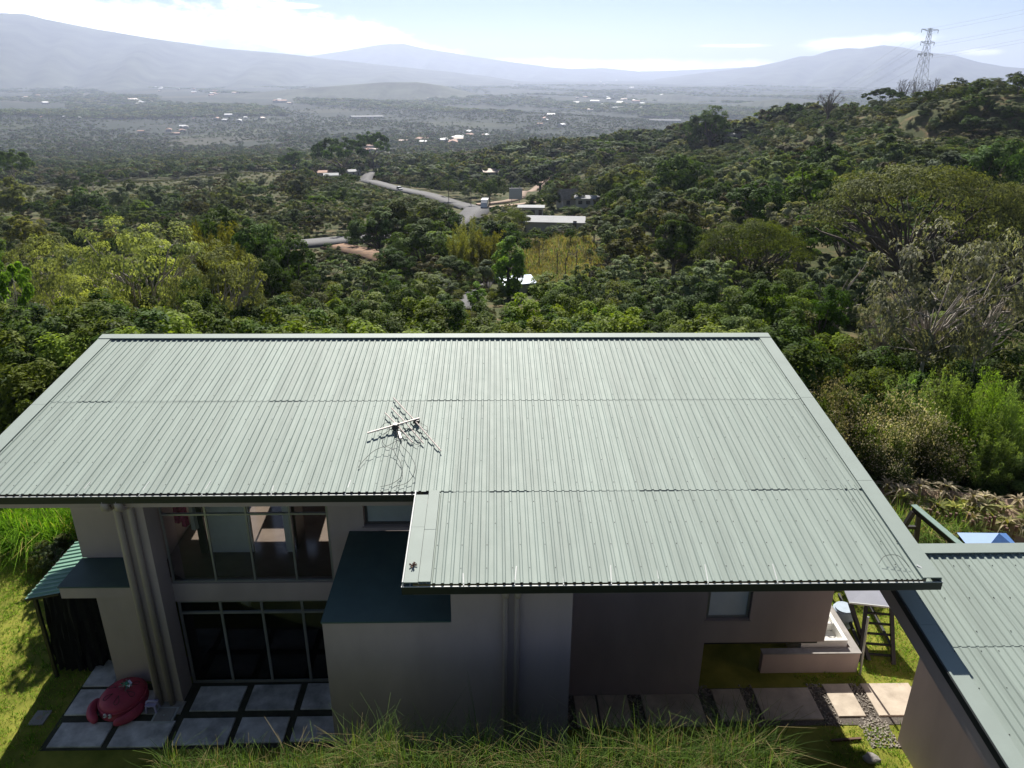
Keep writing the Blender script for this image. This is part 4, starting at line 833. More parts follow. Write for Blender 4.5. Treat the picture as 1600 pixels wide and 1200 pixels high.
# trees further away
proto('hill_tree', 'round', 9, 9, 56, 3800, .25, ['dark', 'mid', 'dark', 'olive', 'grey'], 5, seed=11, limbs=dict(n=6))
proto('flat_tree', 'umbrella', 8, 12, 44, 3600, .32, ['mid', 'grey', 'dark'], 3, seed=12, limbs=dict(n=9))
proto('grey_hill_tree', 'airy', 8, 8.5, 40, 3000, .26, ['grey', 'silver', 'brown'], 3, 'bark_pale', seed=13, limbs=dict(n=8))
def fine_plant(kind, H, W, nst, nleaf, leaf, aspect, lm, lean, seed, culm='culm', rad=.03, variants=2, low=.25, hang=.3, plume=None):
    """bamboo and other plants of many arching stems carrying narrow leaves"""
    L = []
    for v in range(variants):
        rg = np.random.default_rng(seed * 31 + v); b = MB(); pts = []; ends = []
        for k in range(nst):
            a = rg.uniform(0, 6.283); q = rg.uniform(.1, 1); h = H * rg.uniform(.6, 1) ; base = np.array([math.cos(a), math.sin(a), 0]) * W * .10 * rg.uniform(.2, 1); out = np.array([math.cos(a), math.sin(a), 0]) * W * .42 * q * lean
            P = [base + out * (t ** 2.0) + np.array([0, 0, h * (t - .16 * q * lean * t ** 3)]) for t in np.linspace(0, 1, 7)]
            b.tube(P, [rad * (1 - .8 * t) for t in np.linspace(0, 1, 7)], 4, cap=False); P = np.array(P); pts.append(P); ends.append(P[-1])
        P = np.array(pts); t = low + (1 - low) * rg.random(nleaf) ** .8; s = rg.integers(0, nst, nleaf); f = t * 5.999; i = f.astype(int); c = P[s, i] + (P[s, i+1] - P[s, i]) * (f - i)[:, None]
        c = c + rg.normal(size=(nleaf, 3)) * W * .055 * (1.3 - t)[:, None] - np.array([0, 0, 1]) * rg.random((nleaf, 1)) * hang * .3
        nr = unit(rg.normal(size=(nleaf, 3)) + np.array([0, 0, .6])); V, F = leaf_cards(c, nr, leaf * rg.uniform(.6, 1.3, nleaf), aspect, rg, droop=hang)
        tint = np.repeat(np.clip(rg.random(nleaf) * .8 + .2 * t, 0, 1), 4); me = np_mesh('foliage', V, F, LF[lm], tint); pm = None
        if plume:
            E = np.array(ends); ne = 34; c = np.repeat(E, ne, 0) + rg.normal(size=(len(E) * ne, 3)) * np.array([.17, .17, .12]) * plume; V, F = leaf_cards(c, unit(rg.normal(size=c.shape) + [0, 0, .8]), .035 * plume * rg.uniform(.5, 1.3, len(c)), .5, rg); pm = np_mesh('flower_head', V, F, LF['plume'], np.repeat(rg.random(len(c)), 4))
        o = b.build('stems', MT[culm]); sm = o.data; bpy.data.objects.remove(o); L.append((me, sm, H, W, pm))
    PROTO[kind] = L
fine_plant('bamboo', 10, 8, 46, 8000, .26, .16, 'olive', 1.0, 3)
fine_plant('golden_bamboo', 9, 7, 40, 7000, .26, .16, 'gold', 1.0, 4, variants=1)
fine_plant('feathery_bamboo', 4.2, 4.2, 60, 11000, .085, .17, 'feather', .9, 5, rad=.012)
fine_plant('flowering_shrub', 2.8, 2.8, 34, 6000, .07, .25, 'mid', .9, 6, culm='bark', rad=.012, low=.1, hang=.15, plume=1.25)
# palms and bananas: long arching blades
def blade_plant(kind, H, n, L, w, lm, seed, trunk=.0, variants=2, segs=6, leaflets=False, stem='culm', arch=.9):
    O = []
    for v in range(variants):
        rg = np.random.default_rng(seed + v); V = []; F = []; T = []
        for k in range(n):
            a = k / n * 6.283 * 2.4 + rg.uniform(-.3, .3); el = rg.uniform(.35, 1.35); l = L * rg.uniform(.7, 1.1); d = np.array([math.cos(a), math.sin(a)]); side = np.array([-d[1], d[0], 0]); tv = rg.uniform(.1, 1); P = []
            for j in range(segs + 1):
                t = j / segs; r = l * (t * math.cos(el) + .25 * t * t * arch); z = l * (t * math.sin(el) - .75 * arch * t * t * (.6 + .4 * math.cos(el))); P.append(np.array([d[0]*r, d[1]*r, trunk + z]))
            P = np.array(P)
            if leaflets:
                for j in range(2 * segs):
                    t = (j + 1.5) / (2 * segs + 1) * segs; i = min(int(t), segs - 1); c = P[i] + (P[i+1] - P[i]) * (t - i); tg = unit(P[i+1] - P[i])
                    for sg in (-1, 1):
                        e = c + (side * sg * .8 + tg * .5) * w * (1.1 - .5 * j / segs / 2) - np.array([0, 0, w * .45]); bq = len(V); q = tg * .06 * L; V += [c - q, c + q, e + q * .2, e - q * .2]; F.append((bq, bq+1, bq+2, bq+3)); T += [tv] * 4
            else:
                b0 = len(V)
                for j in range(segs + 1):
                    t = j / segs; ww = w * math.sin(min(1, .15 + t * 1.1) * math.pi) ** .6 if t < 1 else w * .05
                    V += [P[j] - side * ww + [0, 0, ww * .35], P[j], P[j] + side * ww + [0, 0, ww * .35]]; T += [tv] * 3
                for j in range(segs):
                    q = b0 + j * 3; F += [(q, q+1, q+4, q+3), (q+1, q+2, q+5, q+4)]
        me = np_mesh('leaves', np.array(V), np.array(F), LF[lm], np.array(T)); b = MB()
        b.tube([(0, 0, -.3), (.03 * trunk, 0, trunk * .5), (0, 0, trunk + .05)], [.05 + .022 * trunk, .04 + .018 * trunk, .03 + .012 * trunk], 7); o = b.build('stem', MT[stem]); sm = o.data; bpy.data.objects.remove(o); O.append((me, sm, H, L * 1.6))
    PROTO[kind] = O
blade_plant('banana_plant', 3.4, 9, 2.0, .26, 'banana', 40, trunk=1.6, arch=.7)
blade_plant('palm', 8, 17, 3.2, .75, 'mid', 50, trunk=5.2, leaflets=True, stem='bark')
blade_plant('bromeliad', .55, 16, .48, .045, 'brom', 60, trunk=.06, segs=4, variants=3, arch=.8)
blade_plant('dry_bromeliad', .5, 18, .50, .035, 'bed', 70, trunk=.05, segs=4, variants=2, arch=1.1)
# bare trees
def bare(kind, H, W, seed, n=16, variants=2, r0=.022, fork=.35, m='bark_pale', flat=False):
    L = []
    for v in range(variants):
        rg = np.random.default_rng(seed + v); cl = clumps('umbrella' if flat else 'airy', n, rg, H, W); b1 = limb_mesh('trunk', cl, H, W, rg, MT[m], r0=r0, fork=fork, n=n, zig=.03, rmin=.35); tw = MB()
        for c in cl:
            for k in range(7):
                d = unit(rg.normal(size=3) + np.array([c[0], c[1], H*.3]) / H * 1.5); e = c[:3] + d * W * rg.uniform(.06, .14); tw.tube([c[:3], (c[:3] + e) / 2 + rg.normal(size=3) * W * .012, e], [H*.0035, H*.0025, H*.0015], 3, cap=False)
        o = tw.build('twigs', MT[m]); me = o.data; bpy.data.objects.remove(o); L.append((me, b1, H, W))
    PROTO[kind] = L
bare('bare_tree', 10, 9, 80, 26, flat=True, r0=.034, m='bark')
bare('dead_tree', 8, 3.2, 90, 7, r0=.016, fork=.62, m='bark')

PART = {'bamboo': ('foliage', 'culms'), 'golden_bamboo': ('foliage', 'culms'), 'feathery_bamboo': ('foliage', 'culms'), 'flowering_shrub': ('foliage', 'stems'), 'bare_tree': ('twigs', 'trunk'), 'dead_tree': ('twigs', 'trunk'),
        'banana_plant': ('leaves', 'stem'), 'palm': ('fronds', 'trunk'), 'bromeliad': ('leaves', 'stem'), 'dry_bromeliad': ('leaves', 'stem'), 'coffee_shrub': ('foliage', 'stems'), 'bush': ('foliage', 'stems')}
prng = random.Random(77)
def plant(kind, x, y, h, w, label, group=None, cat=None, variant=None, z=None, rz=None, name=None):
    L = PROTO[kind]; p = L[(variant if variant is not None else prng.randrange(len(L))) % len(L)]
    nm = name or kind.replace('hill_tree', 'tree'); cat = cat or ('shrub' if kind in ('coffee_shrub', 'bush', 'flowering_shrub') else 'bamboo' if 'bamboo' in kind else 'plant' if kind in ('bromeliad', 'dry_bromeliad', 'banana_plant') else 'palm' if kind == 'palm' else 'tree')
    zz = float(terrain(x, y)) if z is None else z
    t = empty(nm, (x, y, zz), label, cat, group, rz if rz is not None else prng.uniform(0, 6.28)); t.scale = (w / p[3], w / p[3], h / p[2])
    a, c = PART.get(kind, ('crown', 'trunk'))
    link(a, p[0], t, True)
    if p[1] is not None: link(c, p[1], t, True)
    if len(p) > 4 and p[4] is not None: link('flower_heads', p[4], t, True)
    PLANTED.append((x, y, w / 2)); return t
PLANTED = []
# kind, x, y, height, width, label, variant
PLANTS = [
 ('pale_tree',-25.3,54.0,12.3,11.1,'big airy pale green tree with visible grey branches, left of the roof ridge',0),
 ('pale_tree',-18.8,50.0,9.9,8.0,'airy pale green tree crown overlapping the big pale tree from the right',1),
 ('pale_tree',-34.8,60.0,11.7,8.5,'smaller airy pale tree at far left behind the big pale tree',2),
 ('pale_tree',-25.6,46.0,8.6,6.6,'low spreading pale tree leaning out below the big pale tree',1),
 ('lime_tree',-29.9,46.0,10.9,4.2,'bright lime green tree cut by the left picture edge',None),
 ('golden_bamboo',-24.8,66.0,12.5,6.0,'yellowish bamboo clump behind the big pale tree',None),
 ('bamboo',-21.8,62.0,9.6,4.2,'olive bamboo clump drooping beside the yellowish one',None),
 ('dark_tree',-33.6,92.0,12.7,8.3,'dark green dense tree behind the yellowish bamboo',0),
 ('dark_tree',-28.4,88.0,10.9,8.8,'dark green dense tree beside the left road stretch',2),
 ('dark_tree',-22.8,84.0,9.0,6.7,'dark green tree reaching over the left road stretch',0),
 ('dark_tree',-22.5,74.0,7.5,5.6,'dark shaded tree below the left road stretch',2),
 ('mango_tree',-17.8,44.0,7.8,4.1,'dark shaded tree under the right side of the pale tree',0),
 ('dark_tree',-16.6,150.0,12.6,18.6,'large dark green tree in front of the winding road',1),
 ('dark_tree',-22.3,146.0,11.1,13.3,'broad dark tree at the left end of the central clump',0),
 ('dark_tree',-10.5,150.0,10.8,10.0,'dark green tree at the foot of the road bend',2),
 ('dark_tree',-11.3,118.0,10.8,13.8,'rounded mid green tree in front of the large dark central tree',1),
 ('dark_tree',-6.3,100.0,5.8,7.7,'shaded tree below the rounded central tree',0),
 ('mango_tree',-14.5,104.0,6.5,8.4,'dense dark tree above the reddish slope',0),
 ('bamboo',-4.3,122.0,11.9,6.1,'olive bamboo clump right of the central dark trees',0),
 ('golden_bamboo',-1.4,118.0,10.6,6.9,'golden bamboo clump beside the bright green tree',None),
 ('bamboo',-5.6,112.0,10.1,4.7,'darker bamboo clump close to the central dark trees',1),
 ('bright_tree',1.6,92.0,8.0,4.8,'bright green leafy tree standing alone above the blue roof',0),
 ('bright_tree',-2.0,78.0,3.5,2.4,'small green tree beside the narrow lane',1),
 ('umbrella_tree',3.8,175.0,6.9,8.8,'dark spreading tree left of the long white roof',1),
 ('grey_tree',14.2,160.0,3.0,6.1,'grey green tree standing in front of the long white roof',None),
 ('dark_tree',21.7,215.0,4.5,9.0,'dark round tree behind the long white roof',2),
 ('hill_tree',26.4,190.0,4.8,9.6,'loose grey green tree right of the long white roof',4),
 ('dead_tree',8.0,138.0,7.4,1.9,'leafless trunk left of the other bare trees by the yellow field',None),
 ('dead_tree',10.3,125.0,6.8,2.1,'twin stemmed bare tree in front of the yellow field',None),
 ('dead_tree',11.3,120.0,6.3,2.2,'thin bare tree standing close beside the twin stemmed one',None),
 ('dead_tree',13.2,122.0,7.1,1.9,'tall forked bare tree near the right end of the yellow field',None),
 ('dead_tree',14.3,112.0,6.3,1.7,'low bare trunk at the right edge of the yellow field',None),
 ('mango_tree',24.0,100.0,9.4,9.4,'dense round dark tree with golden top standing alone right of the field',1),
 ('grey_tree',15.1,84.0,6.2,6.5,'grey green shrubby tree left of the round dark tree',None),
 ('umbrella_tree',28.4,82.0,10.2,13.8,'spreading grey green tree right of the round dark tree',1),
 ('lime_tree',54.1,140.0,7.1,14.0,'flat bright green tree at the foot of the hill',None),
 ('umbrella_tree',48.0,86.0,14.9,24.8,'huge olive umbrella tree spreading over the right slope',0),
 ('umbrella_tree',55.8,80.0,13.8,11.3,'olive spreading tree cut by the right picture edge',0),
 ('grey_tree',19.6,66.0,7.7,7.4,'grey green bushy tree below the spreading tree',1),
 ('dark_tree',16.8,44.0,7.7,5.7,'dark glossy tree close behind the right roof corner',0),
 ('dark_tree',22.9,50.0,7.2,4.8,'dark tree between the glossy tree and the silvery one',2),
 ('grey_tree',29.5,62.0,9.7,7.4,'loose grey green tree under the huge umbrella tree',0),
 ('silver_tree',22.6,37.0,12.4,8.4,'tall sparse silvery tree with forked grey trunk at right',0),
 ('silver_tree',26.6,39.0,12.4,6.3,'sparse silvery tree with leaning trunk at right edge',1),
 ('silver_tree',23.9,44.0,8.5,4.6,'low sparse silvery tree left of the tall silvery one',1),
 ('coffee_shrub',-12.0,24.3,8.0,5.0,'tall dark shrub hard against the left end of the roof ridge',3),
 ('coffee_shrub',-12.1,25.6,7.8,4.8,'tall green shrub peeping over the left corner of the roof ridge',0),
 ('mango_tree',114.2,420.0,23.7,26.8,'big round bushy tree standing out on the ridge top',0),
 ('hill_tree',105.9,425.0,20.7,13.6,'smaller tree at the left foot of the big ridge bush',0),
 ('flat_tree',159.8,330.0,9.6,17.8,'dark spreading tree on the skyline left of the pylon',2),
 ('bare_tree',144.1,345.0,14.1,14.8,'bare spreading tree on the skyline',0),
 ('bare_tree',169.9,335.0,13.1,9.0,'bare tree on the skyline just left of the pylon',1),
 ('bare_tree',173.6,332.0,13.2,7.9,'bare tree at the foot of the pylon',0),
 ('bare_tree',176.9,325.0,12.6,7.7,'bare tree right beside the pylon',1),
 ('hill_tree',166.7,290.0,10.9,13.8,'dark tree on the skyline right of the pylon',0),
 ('mango_tree',170.2,275.0,7.6,13.5,'broad dark tree on the highest part of the ridge',1),
 ('hill_tree',170.9,262.0,8.2,12.4,'tree at the top of the ridge by the picture edge',2),
 ('flat_tree',60.1,400.0,12.1,35.5,'large dark spreading tree on the middle of the hillside',2),
 ('hill_tree',19.1,330.0,13.2,20.2,'large dark tree above the billboard',0),
 ('hill_tree',-2.2,300.0,10.9,8.4,'dark tree left of the billboard',2),
 ('flat_tree',-101.5,520.0,29.6,41.6,'large dark spreading tree beyond the roadside houses',2),
 ('flat_tree',-92.9,600.0,28.9,28.8,'dark flat topped tree behind the large spreading one',2),
 ('hill_tree',-143.6,560.0,18.4,22.5,'dark round tree left of the large spreading one',0),
 ('flat_tree',-244.0,400.0,23.6,23.0,'big dark tree at the left picture edge above the fields',2),
 ('flat_tree',-202.8,395.0,13.9,17.9,'umbrella shaped dark tree standing in the left field',2),
 ('hill_tree',-221.6,405.0,13.2,13.8,'dark bushy tree just left of the umbrella tree in the field',0),
 ('hill_tree',-158.0,360.0,8.0,14.1,'round dark tree standing alone in the left field',2),
 ('hill_tree',-170.8,340.0,6.6,9.5,'small dark round bush tree below the umbrella tree',0),
 ('hill_tree',-203.5,350.0,6.4,7.4,'small tree in the left field near the dirt path',1),
 ('hill_tree',-159.9,420.0,9.0,15.7,'pale round tree in a pair on the left field edge',4),
 ('hill_tree',-157.1,430.0,8.7,11.9,'dark round tree of the pair on the left field edge',0),
 ('hill_tree',-150.3,450.0,12.8,13.1,'green tree beyond the paired trees in the left field',1),
 ('banana_plant',16.0,31.0,5.5,1.7,'banana plant with upright bright leaf behind the right verge',None),
 ('banana_plant',19.0,32.0,5.7,1.4,'banana plant half hidden in the right thicket',None),
 ('banana_plant',7.0,52.0,5.6,2.0,'banana plant in the belt behind the ridge',None),
 ('palm',-9.6,300.0,12.6,4.4,'small palm beside the dirt track',None),
 ('palm',-19.3,320.0,13.4,4.7,'small palm above the winding road',None),
 ('palm',24.9,230.0,5.5,3.4,'small palm right of the billboard',None),
 ('palm',75.9,260.0,7.4,3.8,'small palm on the hillside below the ridge bush',None),
 ('palm',11.9,165.0,2.7,2.5,'small palm left of the bare trees',None),
 ('palm',36.8,240.0,4.7,3.6,'palm at the foot of the hillside',None),
]
# (label, group): [(kind, x, y, height, width, variant)]
GROUPS = {
 ('glossy shrub in the first row behind the ridge, by its left end', 'leafy shrubs close behind the roof ridge'): [('coffee_shrub',-15.1,28.7,6.9,4.3,None), ('coffee_shrub',-11.8,25.6,6.9,4.3,None), ('coffee_shrub',-11.4,29.1,6.6,4.1,None), ('coffee_shrub',-9.1,27.7,6.9,4.3,None)],
 ('glossy shrub in the first row behind the ridge, left of its middle', 'leafy shrubs close behind the roof ridge'): [('coffee_shrub',-7.4,26.6,7.2,4.5,None), ('coffee_shrub',-6.1,28.7,6.9,4.3,None), ('coffee_shrub',-3.8,25.5,7.0,4.4,None)],
 ('glossy shrub in the first row behind the ridge, at its middle', 'leafy shrubs close behind the roof ridge'): [('coffee_shrub',-2.7,29.4,6.4,4.0,None), ('coffee_shrub',-1.0,27.7,6.3,3.9,None), ('coffee_shrub',0.6,28.3,6.2,3.8,None)],
 ('glossy shrub in the first row behind the ridge, right of its middle', 'leafy shrubs close behind the roof ridge'): [('coffee_shrub',2.4,26.9,6.7,4.2,None), ('coffee_shrub',3.9,26.7,6.9,4.3,None), ('coffee_shrub',5.3,26.9,6.6,4.1,None)],
 ('glossy shrub in the first row behind the ridge, by its right end', 'leafy shrubs close behind the roof ridge'): [('coffee_shrub',7.1,26.8,6.8,4.2,None), ('coffee_shrub',9.7,29.4,6.8,4.2,None), ('coffee_shrub',10.3,25.6,6.8,4.2,None)],
 ('glossy shrub in the second row behind the ridge, by its left end', 'leafy shrubs close behind the roof ridge'): [('coffee_shrub',-15.2,29.2,7.6,4.7,None), ('coffee_shrub',-14.6,32.0,7.0,4.4,None), ('coffee_shrub',-11.9,30.4,7.0,4.3,None)],
 ('glossy shrub in the second row behind the ridge, left of its middle', 'leafy shrubs close behind the roof ridge'): [('coffee_shrub',-10.4,32.0,6.8,4.2,None), ('coffee_shrub',-8.5,32.8,6.9,4.3,None), ('coffee_shrub',-6.7,32.7,6.5,4.0,None), ('coffee_shrub',-4.2,30.2,6.5,4.0,None)],
 ('glossy shrub in the second row behind the ridge, at its middle', 'leafy shrubs close behind the roof ridge'): [('coffee_shrub',-2.5,29.6,6.8,4.2,None), ('coffee_shrub',-0.5,29.2,6.8,4.2,None), ('coffee_shrub',1.3,29.9,6.6,4.1,None)],
 ('glossy shrub in the second row behind the ridge, right of its middle', 'leafy shrubs close behind the roof ridge'): [('coffee_shrub',3.4,30.7,6.5,4.0,None), ('coffee_shrub',5.5,31.0,6.7,4.2,None), ('coffee_shrub',7.6,32.8,6.1,3.8,None)],
 ('glossy shrub in the second row behind the ridge, by its right end', 'leafy shrubs close behind the roof ridge'): [('coffee_shrub',9.1,30.7,6.9,4.3,None), ('coffee_shrub',11.1,30.8,6.9,4.2,None), ('coffee_shrub',13.3,30.8,6.6,4.1,None)],
 ('glossy shrub in the third row behind the ridge, by its left end', 'leafy shrubs close behind the roof ridge'): [('coffee_shrub',-18.7,35.6,7.2,4.5,None), ('coffee_shrub',-18.0,37.8,6.3,3.9,None), ('coffee_shrub',-14.4,34.4,7.0,4.3,None), ('coffee_shrub',-12.8,35.4,6.4,3.9,None)],
 ('glossy shrub in the third row behind the ridge, left of its middle', 'leafy shrubs close behind the roof ridge'): [('coffee_shrub',-11.0,36.7,6.5,4.1,None), ('coffee_shrub',-8.7,35.1,6.6,4.1,None), ('coffee_shrub',-6.6,35.2,6.5,4.0,None), ('coffee_shrub',-4.4,34.0,6.3,3.9,None)],
 ('glossy shrub in the third row behind the ridge, at its middle', 'leafy shrubs close behind the roof ridge'): [('coffee_shrub',-2.8,35.9,6.0,3.7,None), ('coffee_shrub',-0.8,35.4,6.0,3.7,None), ('coffee_shrub',1.3,35.4,6.0,3.7,None)],
 ('glossy shrub in the third row behind the ridge, right of its middle', 'leafy shrubs close behind the roof ridge'): [('coffee_shrub',3.8,37.9,5.8,3.8,None), ('coffee_shrub',5.4,34.7,6.3,3.9,None), ('coffee_shrub',8.1,36.8,6.2,3.8,None)],
 ('glossy shrub in the third row behind the ridge, by its right end', 'leafy shrubs close behind the roof ridge'): [('coffee_shrub',10.4,37.1,6.5,4.0,None), ('coffee_shrub',12.3,36.5,6.5,4.0,None), ('coffee_shrub',13.6,34.1,6.6,4.1,None)],
 ('glossy shrub in the fourth row behind the ridge, by its left end', 'leafy shrubs close behind the roof ridge'): [('coffee_shrub',-22.1,42.7,7.0,4.4,None), ('coffee_shrub',-19.4,40.9,6.8,4.2,None), ('coffee_shrub',-17.5,40.7,6.8,4.2,None), ('coffee_shrub',-16.0,41.5,6.5,4.0,None), ('coffee_shrub',-14.5,43.6,6.4,3.9,None)],
 ('glossy shrub in the fourth row behind the ridge, left of its middle', 'leafy shrubs close behind the roof ridge'): [('coffee_shrub',-11.8,41.6,6.8,4.2,None), ('coffee_shrub',-9.2,40.1,6.7,4.2,None), ('coffee_shrub',-7.6,41.4,6.0,3.7,None), ('coffee_shrub',-5.3,41.7,5.7,3.7,None)],
 ('glossy shrub in the fourth row behind the ridge, at its middle', 'leafy shrubs close behind the roof ridge'): [('coffee_shrub',-3.0,40.6,6.2,3.8,None), ('coffee_shrub',-0.9,43.9,5.3,3.5,None), ('coffee_shrub',1.1,40.0,5.8,3.6,None)],
 ('glossy shrub in the fourth row behind the ridge, right of its middle', 'leafy shrubs close behind the roof ridge'): [('coffee_shrub',3.3,40.6,6.0,3.7,None), ('coffee_shrub',5.8,41.7,6.1,3.8,None), ('coffee_shrub',7.8,41.5,5.7,3.9,None)],
 ('glossy shrub in the fourth row behind the ridge, by its right end', 'leafy shrubs close behind the roof ridge'): [('coffee_shrub',10.1,41.0,6.1,3.9,None), ('coffee_shrub',12.3,41.3,6.3,3.9,None), ('coffee_shrub',14.6,41.9,6.5,4.0,None), ('coffee_shrub',16.6,41.2,6.6,4.1,None)],
 ('glossy shrub in the farthest row behind the ridge, by its left end', 'leafy shrubs close behind the roof ridge'): [('coffee_shrub',-25.8,48.1,6.9,4.3,None), ('coffee_shrub',-23.3,48.1,7.0,4.3,None), ('coffee_shrub',-21.4,49.4,6.6,4.1,None), ('coffee_shrub',-19.2,50.0,6.1,3.8,None), ('coffee_shrub',-16.4,49.1,6.3,3.9,None)],
 ('glossy shrub in the farthest row behind the ridge, left of its middle', 'leafy shrubs close behind the roof ridge'): [('coffee_shrub',-14.1,48.9,6.5,4.0,None), ('coffee_shrub',-11.3,47.1,6.4,4.0,None), ('coffee_shrub',-9.8,50.6,5.7,3.6,None), ('coffee_shrub',-7.5,48.7,5.5,3.6,None)],
 ('glossy shrub in the farthest row behind the ridge, at its middle', 'leafy shrubs close behind the roof ridge'): [('coffee_shrub',-5.1,48.9,5.6,4.1,None), ('coffee_shrub',-2.9,50.4,5.7,3.5,None), ('coffee_shrub',-0.7,47.3,5.5,3.9,None), ('coffee_shrub',1.7,48.1,5.8,3.8,None)],
 ('glossy shrub in the farthest row behind the ridge, right of its middle', 'leafy shrubs close behind the roof ridge'): [('coffee_shrub',4.4,48.9,6.1,3.8,None), ('coffee_shrub',6.5,47.6,6.0,3.7,None), ('coffee_shrub',9.1,47.9,6.3,3.9,None)],
 ('glossy shrub in the farthest row behind the ridge, by its right end', 'leafy shrubs close behind the roof ridge'): [('coffee_shrub',11.4,47.1,5.9,3.7,None), ('coffee_shrub',14.8,49.8,5.5,3.4,None), ('coffee_shrub',17.3,49.6,6.4,4.3,None), ('coffee_shrub',19.3,48.2,6.7,4.2,None)],
 ('dark glossy shrub left of the house, nearest the lawn', 'dark shrubs left of the house'): [('coffee_shrub',-19.8,27.7,6.2,3.8,3), ('coffee_shrub',-18.0,27.6,6.4,4.0,0), ('coffee_shrub',-17.0,29.1,5.4,3.4,0), ('coffee_shrub',-19.7,27.0,4.8,3.4,0), ('coffee_shrub',-17.4,26.0,4.6,3.0,0), ('coffee_shrub',-16.1,27.4,4.3,2.7,0)],
 ('dark glossy shrub left of the house, in the middle of the clump', 'dark shrubs left of the house'): [('coffee_shrub',-21.8,31.1,7.2,4.5,0), ('coffee_shrub',-19.3,30.0,7.2,4.4,3), ('coffee_shrub',-17.5,29.8,7.1,4.4,0), ('coffee_shrub',-16.5,30.9,6.6,4.1,3)],
 ('dark glossy shrub left of the house, at the back of the clump', 'dark shrubs left of the house'): [('coffee_shrub',-23.4,33.7,7.9,4.9,3), ('coffee_shrub',-21.2,33.8,8.1,5.0,3), ('coffee_shrub',-19.7,35.4,7.9,4.9,0), ('coffee_shrub',-27.3,39.5,8.1,5.0,0), ('coffee_shrub',-25.7,40.9,7.7,4.8,3), ('coffee_shrub',-23.0,40.2,7.6,4.7,0), ('coffee_shrub',-20.4,39.1,8.1,5.0,3)],
 ('bush in the tangled thicket, below the left road stretch', 'bushes in the thicket beyond the shrub belt'): [('bush',-15.6,54.8,6.4,5.0,None), ('coffee_shrub',-11.9,53.6,6.3,3.9,None), ('bush',-18.4,65.8,6.2,3.9,None), ('bush',-14.5,64.0,5.4,5.4,None), ('bush',-21.5,72.9,4.9,5.8,None), ('grey_tree',-17.5,73.1,6.3,5.8,None), ('bush',-14.1,70.6,5.1,5.8,None), ('bush',-24.2,83.9,5.7,6.6,None), ('bush',-19.2,81.4,5.2,4.3,None)],
 ('bush in the tangled thicket, below the central dark trees', 'bushes in the thicket beyond the shrub belt'): [('coffee_shrub',-10.3,58.2,5.1,4.2,None), ('bush',-6.5,54.0,6.4,4.0,None), ('grey_tree',-4.0,55.1,5.2,4.6,None), ('grey_tree',-11.8,64.8,5.6,5.7,None), ('bush',-7.6,64.1,6.1,4.3,None), ('bush',-4.2,65.7,4.5,3.6,None), ('bush',-10.6,70.8,5.8,3.8,None), ('coffee_shrub',-6.9,69.4,5.9,5.5,None), ('grey_tree',-14.3,79.6,5.7,5.0,None), ('coffee_shrub',-10.1,80.2,4.3,6.3,None), ('grey_tree',-6.5,82.7,4.1,6.5,None)],
 ('bush in the tangled thicket, in front of the yellow field', 'bushes in the thicket beyond the shrub belt'): [('bush',6.9,57.0,6.4,4.0,None), ('bush',5.9,63.6,5.3,4.2,None), ('grey_tree',9.0,61.8,5.8,4.6,None), ('coffee_shrub',5.7,70.5,5.5,6.2,None), ('grey_tree',8.6,70.2,6.3,5.0,None), ('bush',8.9,79.1,4.6,5.9,None)],
 ('bush in the tangled thicket, around the round dark tree', 'bushes in the thicket beyond the shrub belt'): [('bush',10.3,57.3,6.6,4.3,None), ('grey_tree',13.7,57.2,5.2,4.7,None), ('coffee_shrub',16.4,57.4,6.5,4.7,None), ('grey_tree',13.9,67.0,4.7,5.1,None), ('grey_tree',16.5,65.6,6.6,5.7,None), ('bush',11.7,69.6,5.2,4.9,None), ('bush',15.9,74.6,5.5,6.1,None), ('coffee_shrub',18.1,70.4,6.0,5.1,None), ('grey_tree',13.5,82.3,5.1,6.1,None), ('bush',17.9,83.8,4.8,5.2,None), ('bush',21.1,79.5,6.1,4.0,None)],
 ('bush in the tangled thicket, below the spreading grey green tree', 'bushes in the thicket beyond the shrub belt'): [('bush',18.1,54.3,7.0,4.3,None), ('coffee_shrub',20.8,53.4,7.5,4.7,None), ('bush',25.7,58.0,7.4,5.1,None), ('bush',19.4,63.8,6.0,5.2,None), ('bush',23.3,64.0,6.8,4.2,None), ('coffee_shrub',28.3,66.3,5.7,3.6,None), ('bush',22.7,74.6,5.1,5.3,None), ('bush',26.8,73.9,6.8,4.9,None), ('bush',29.4,72.5,7.3,4.9,None), ('grey_tree',32.9,70.2,6.7,5.8,None), ('grey_tree',26.5,84.6,5.2,4.9,None), ('bush',29.2,79.5,6.8,6.8,None), ('coffee_shrub',35.1,84.0,4.2,6.5,None), ('bush',37.4,79.6,5.6,4.1,None)],
 ('leafy bush under the silvery trees, close behind the flowering shrubs', 'bushes in the right thicket'): [('coffee_shrub',13.6,27.5,4.6,2.9,None), ('bush',15.5,27.9,4.6,2.8,None), ('coffee_shrub',17.7,28.9,4.9,3.0,None), ('coffee_shrub',19.0,27.7,5.2,3.2,None), ('bush',22.2,29.4,5.3,3.3,None)],
 ('leafy bush under the silvery trees, in the middle of the thicket', 'bushes in the right thicket'): [('bush',14.7,31.1,5.4,3.4,None), ('bush',16.8,30.5,5.4,3.3,None), ('bush',19.1,30.6,5.6,3.5,None), ('bush',21.5,30.3,5.8,3.6,None), ('bush',23.7,30.4,6.3,3.9,None), ('bush',17.2,35.9,5.6,3.5,None), ('bush',20.0,35.7,5.6,4.0,None), ('bush',23.0,35.2,5.4,4.2,None), ('bush',25.2,34.3,6.5,4.1,None)],
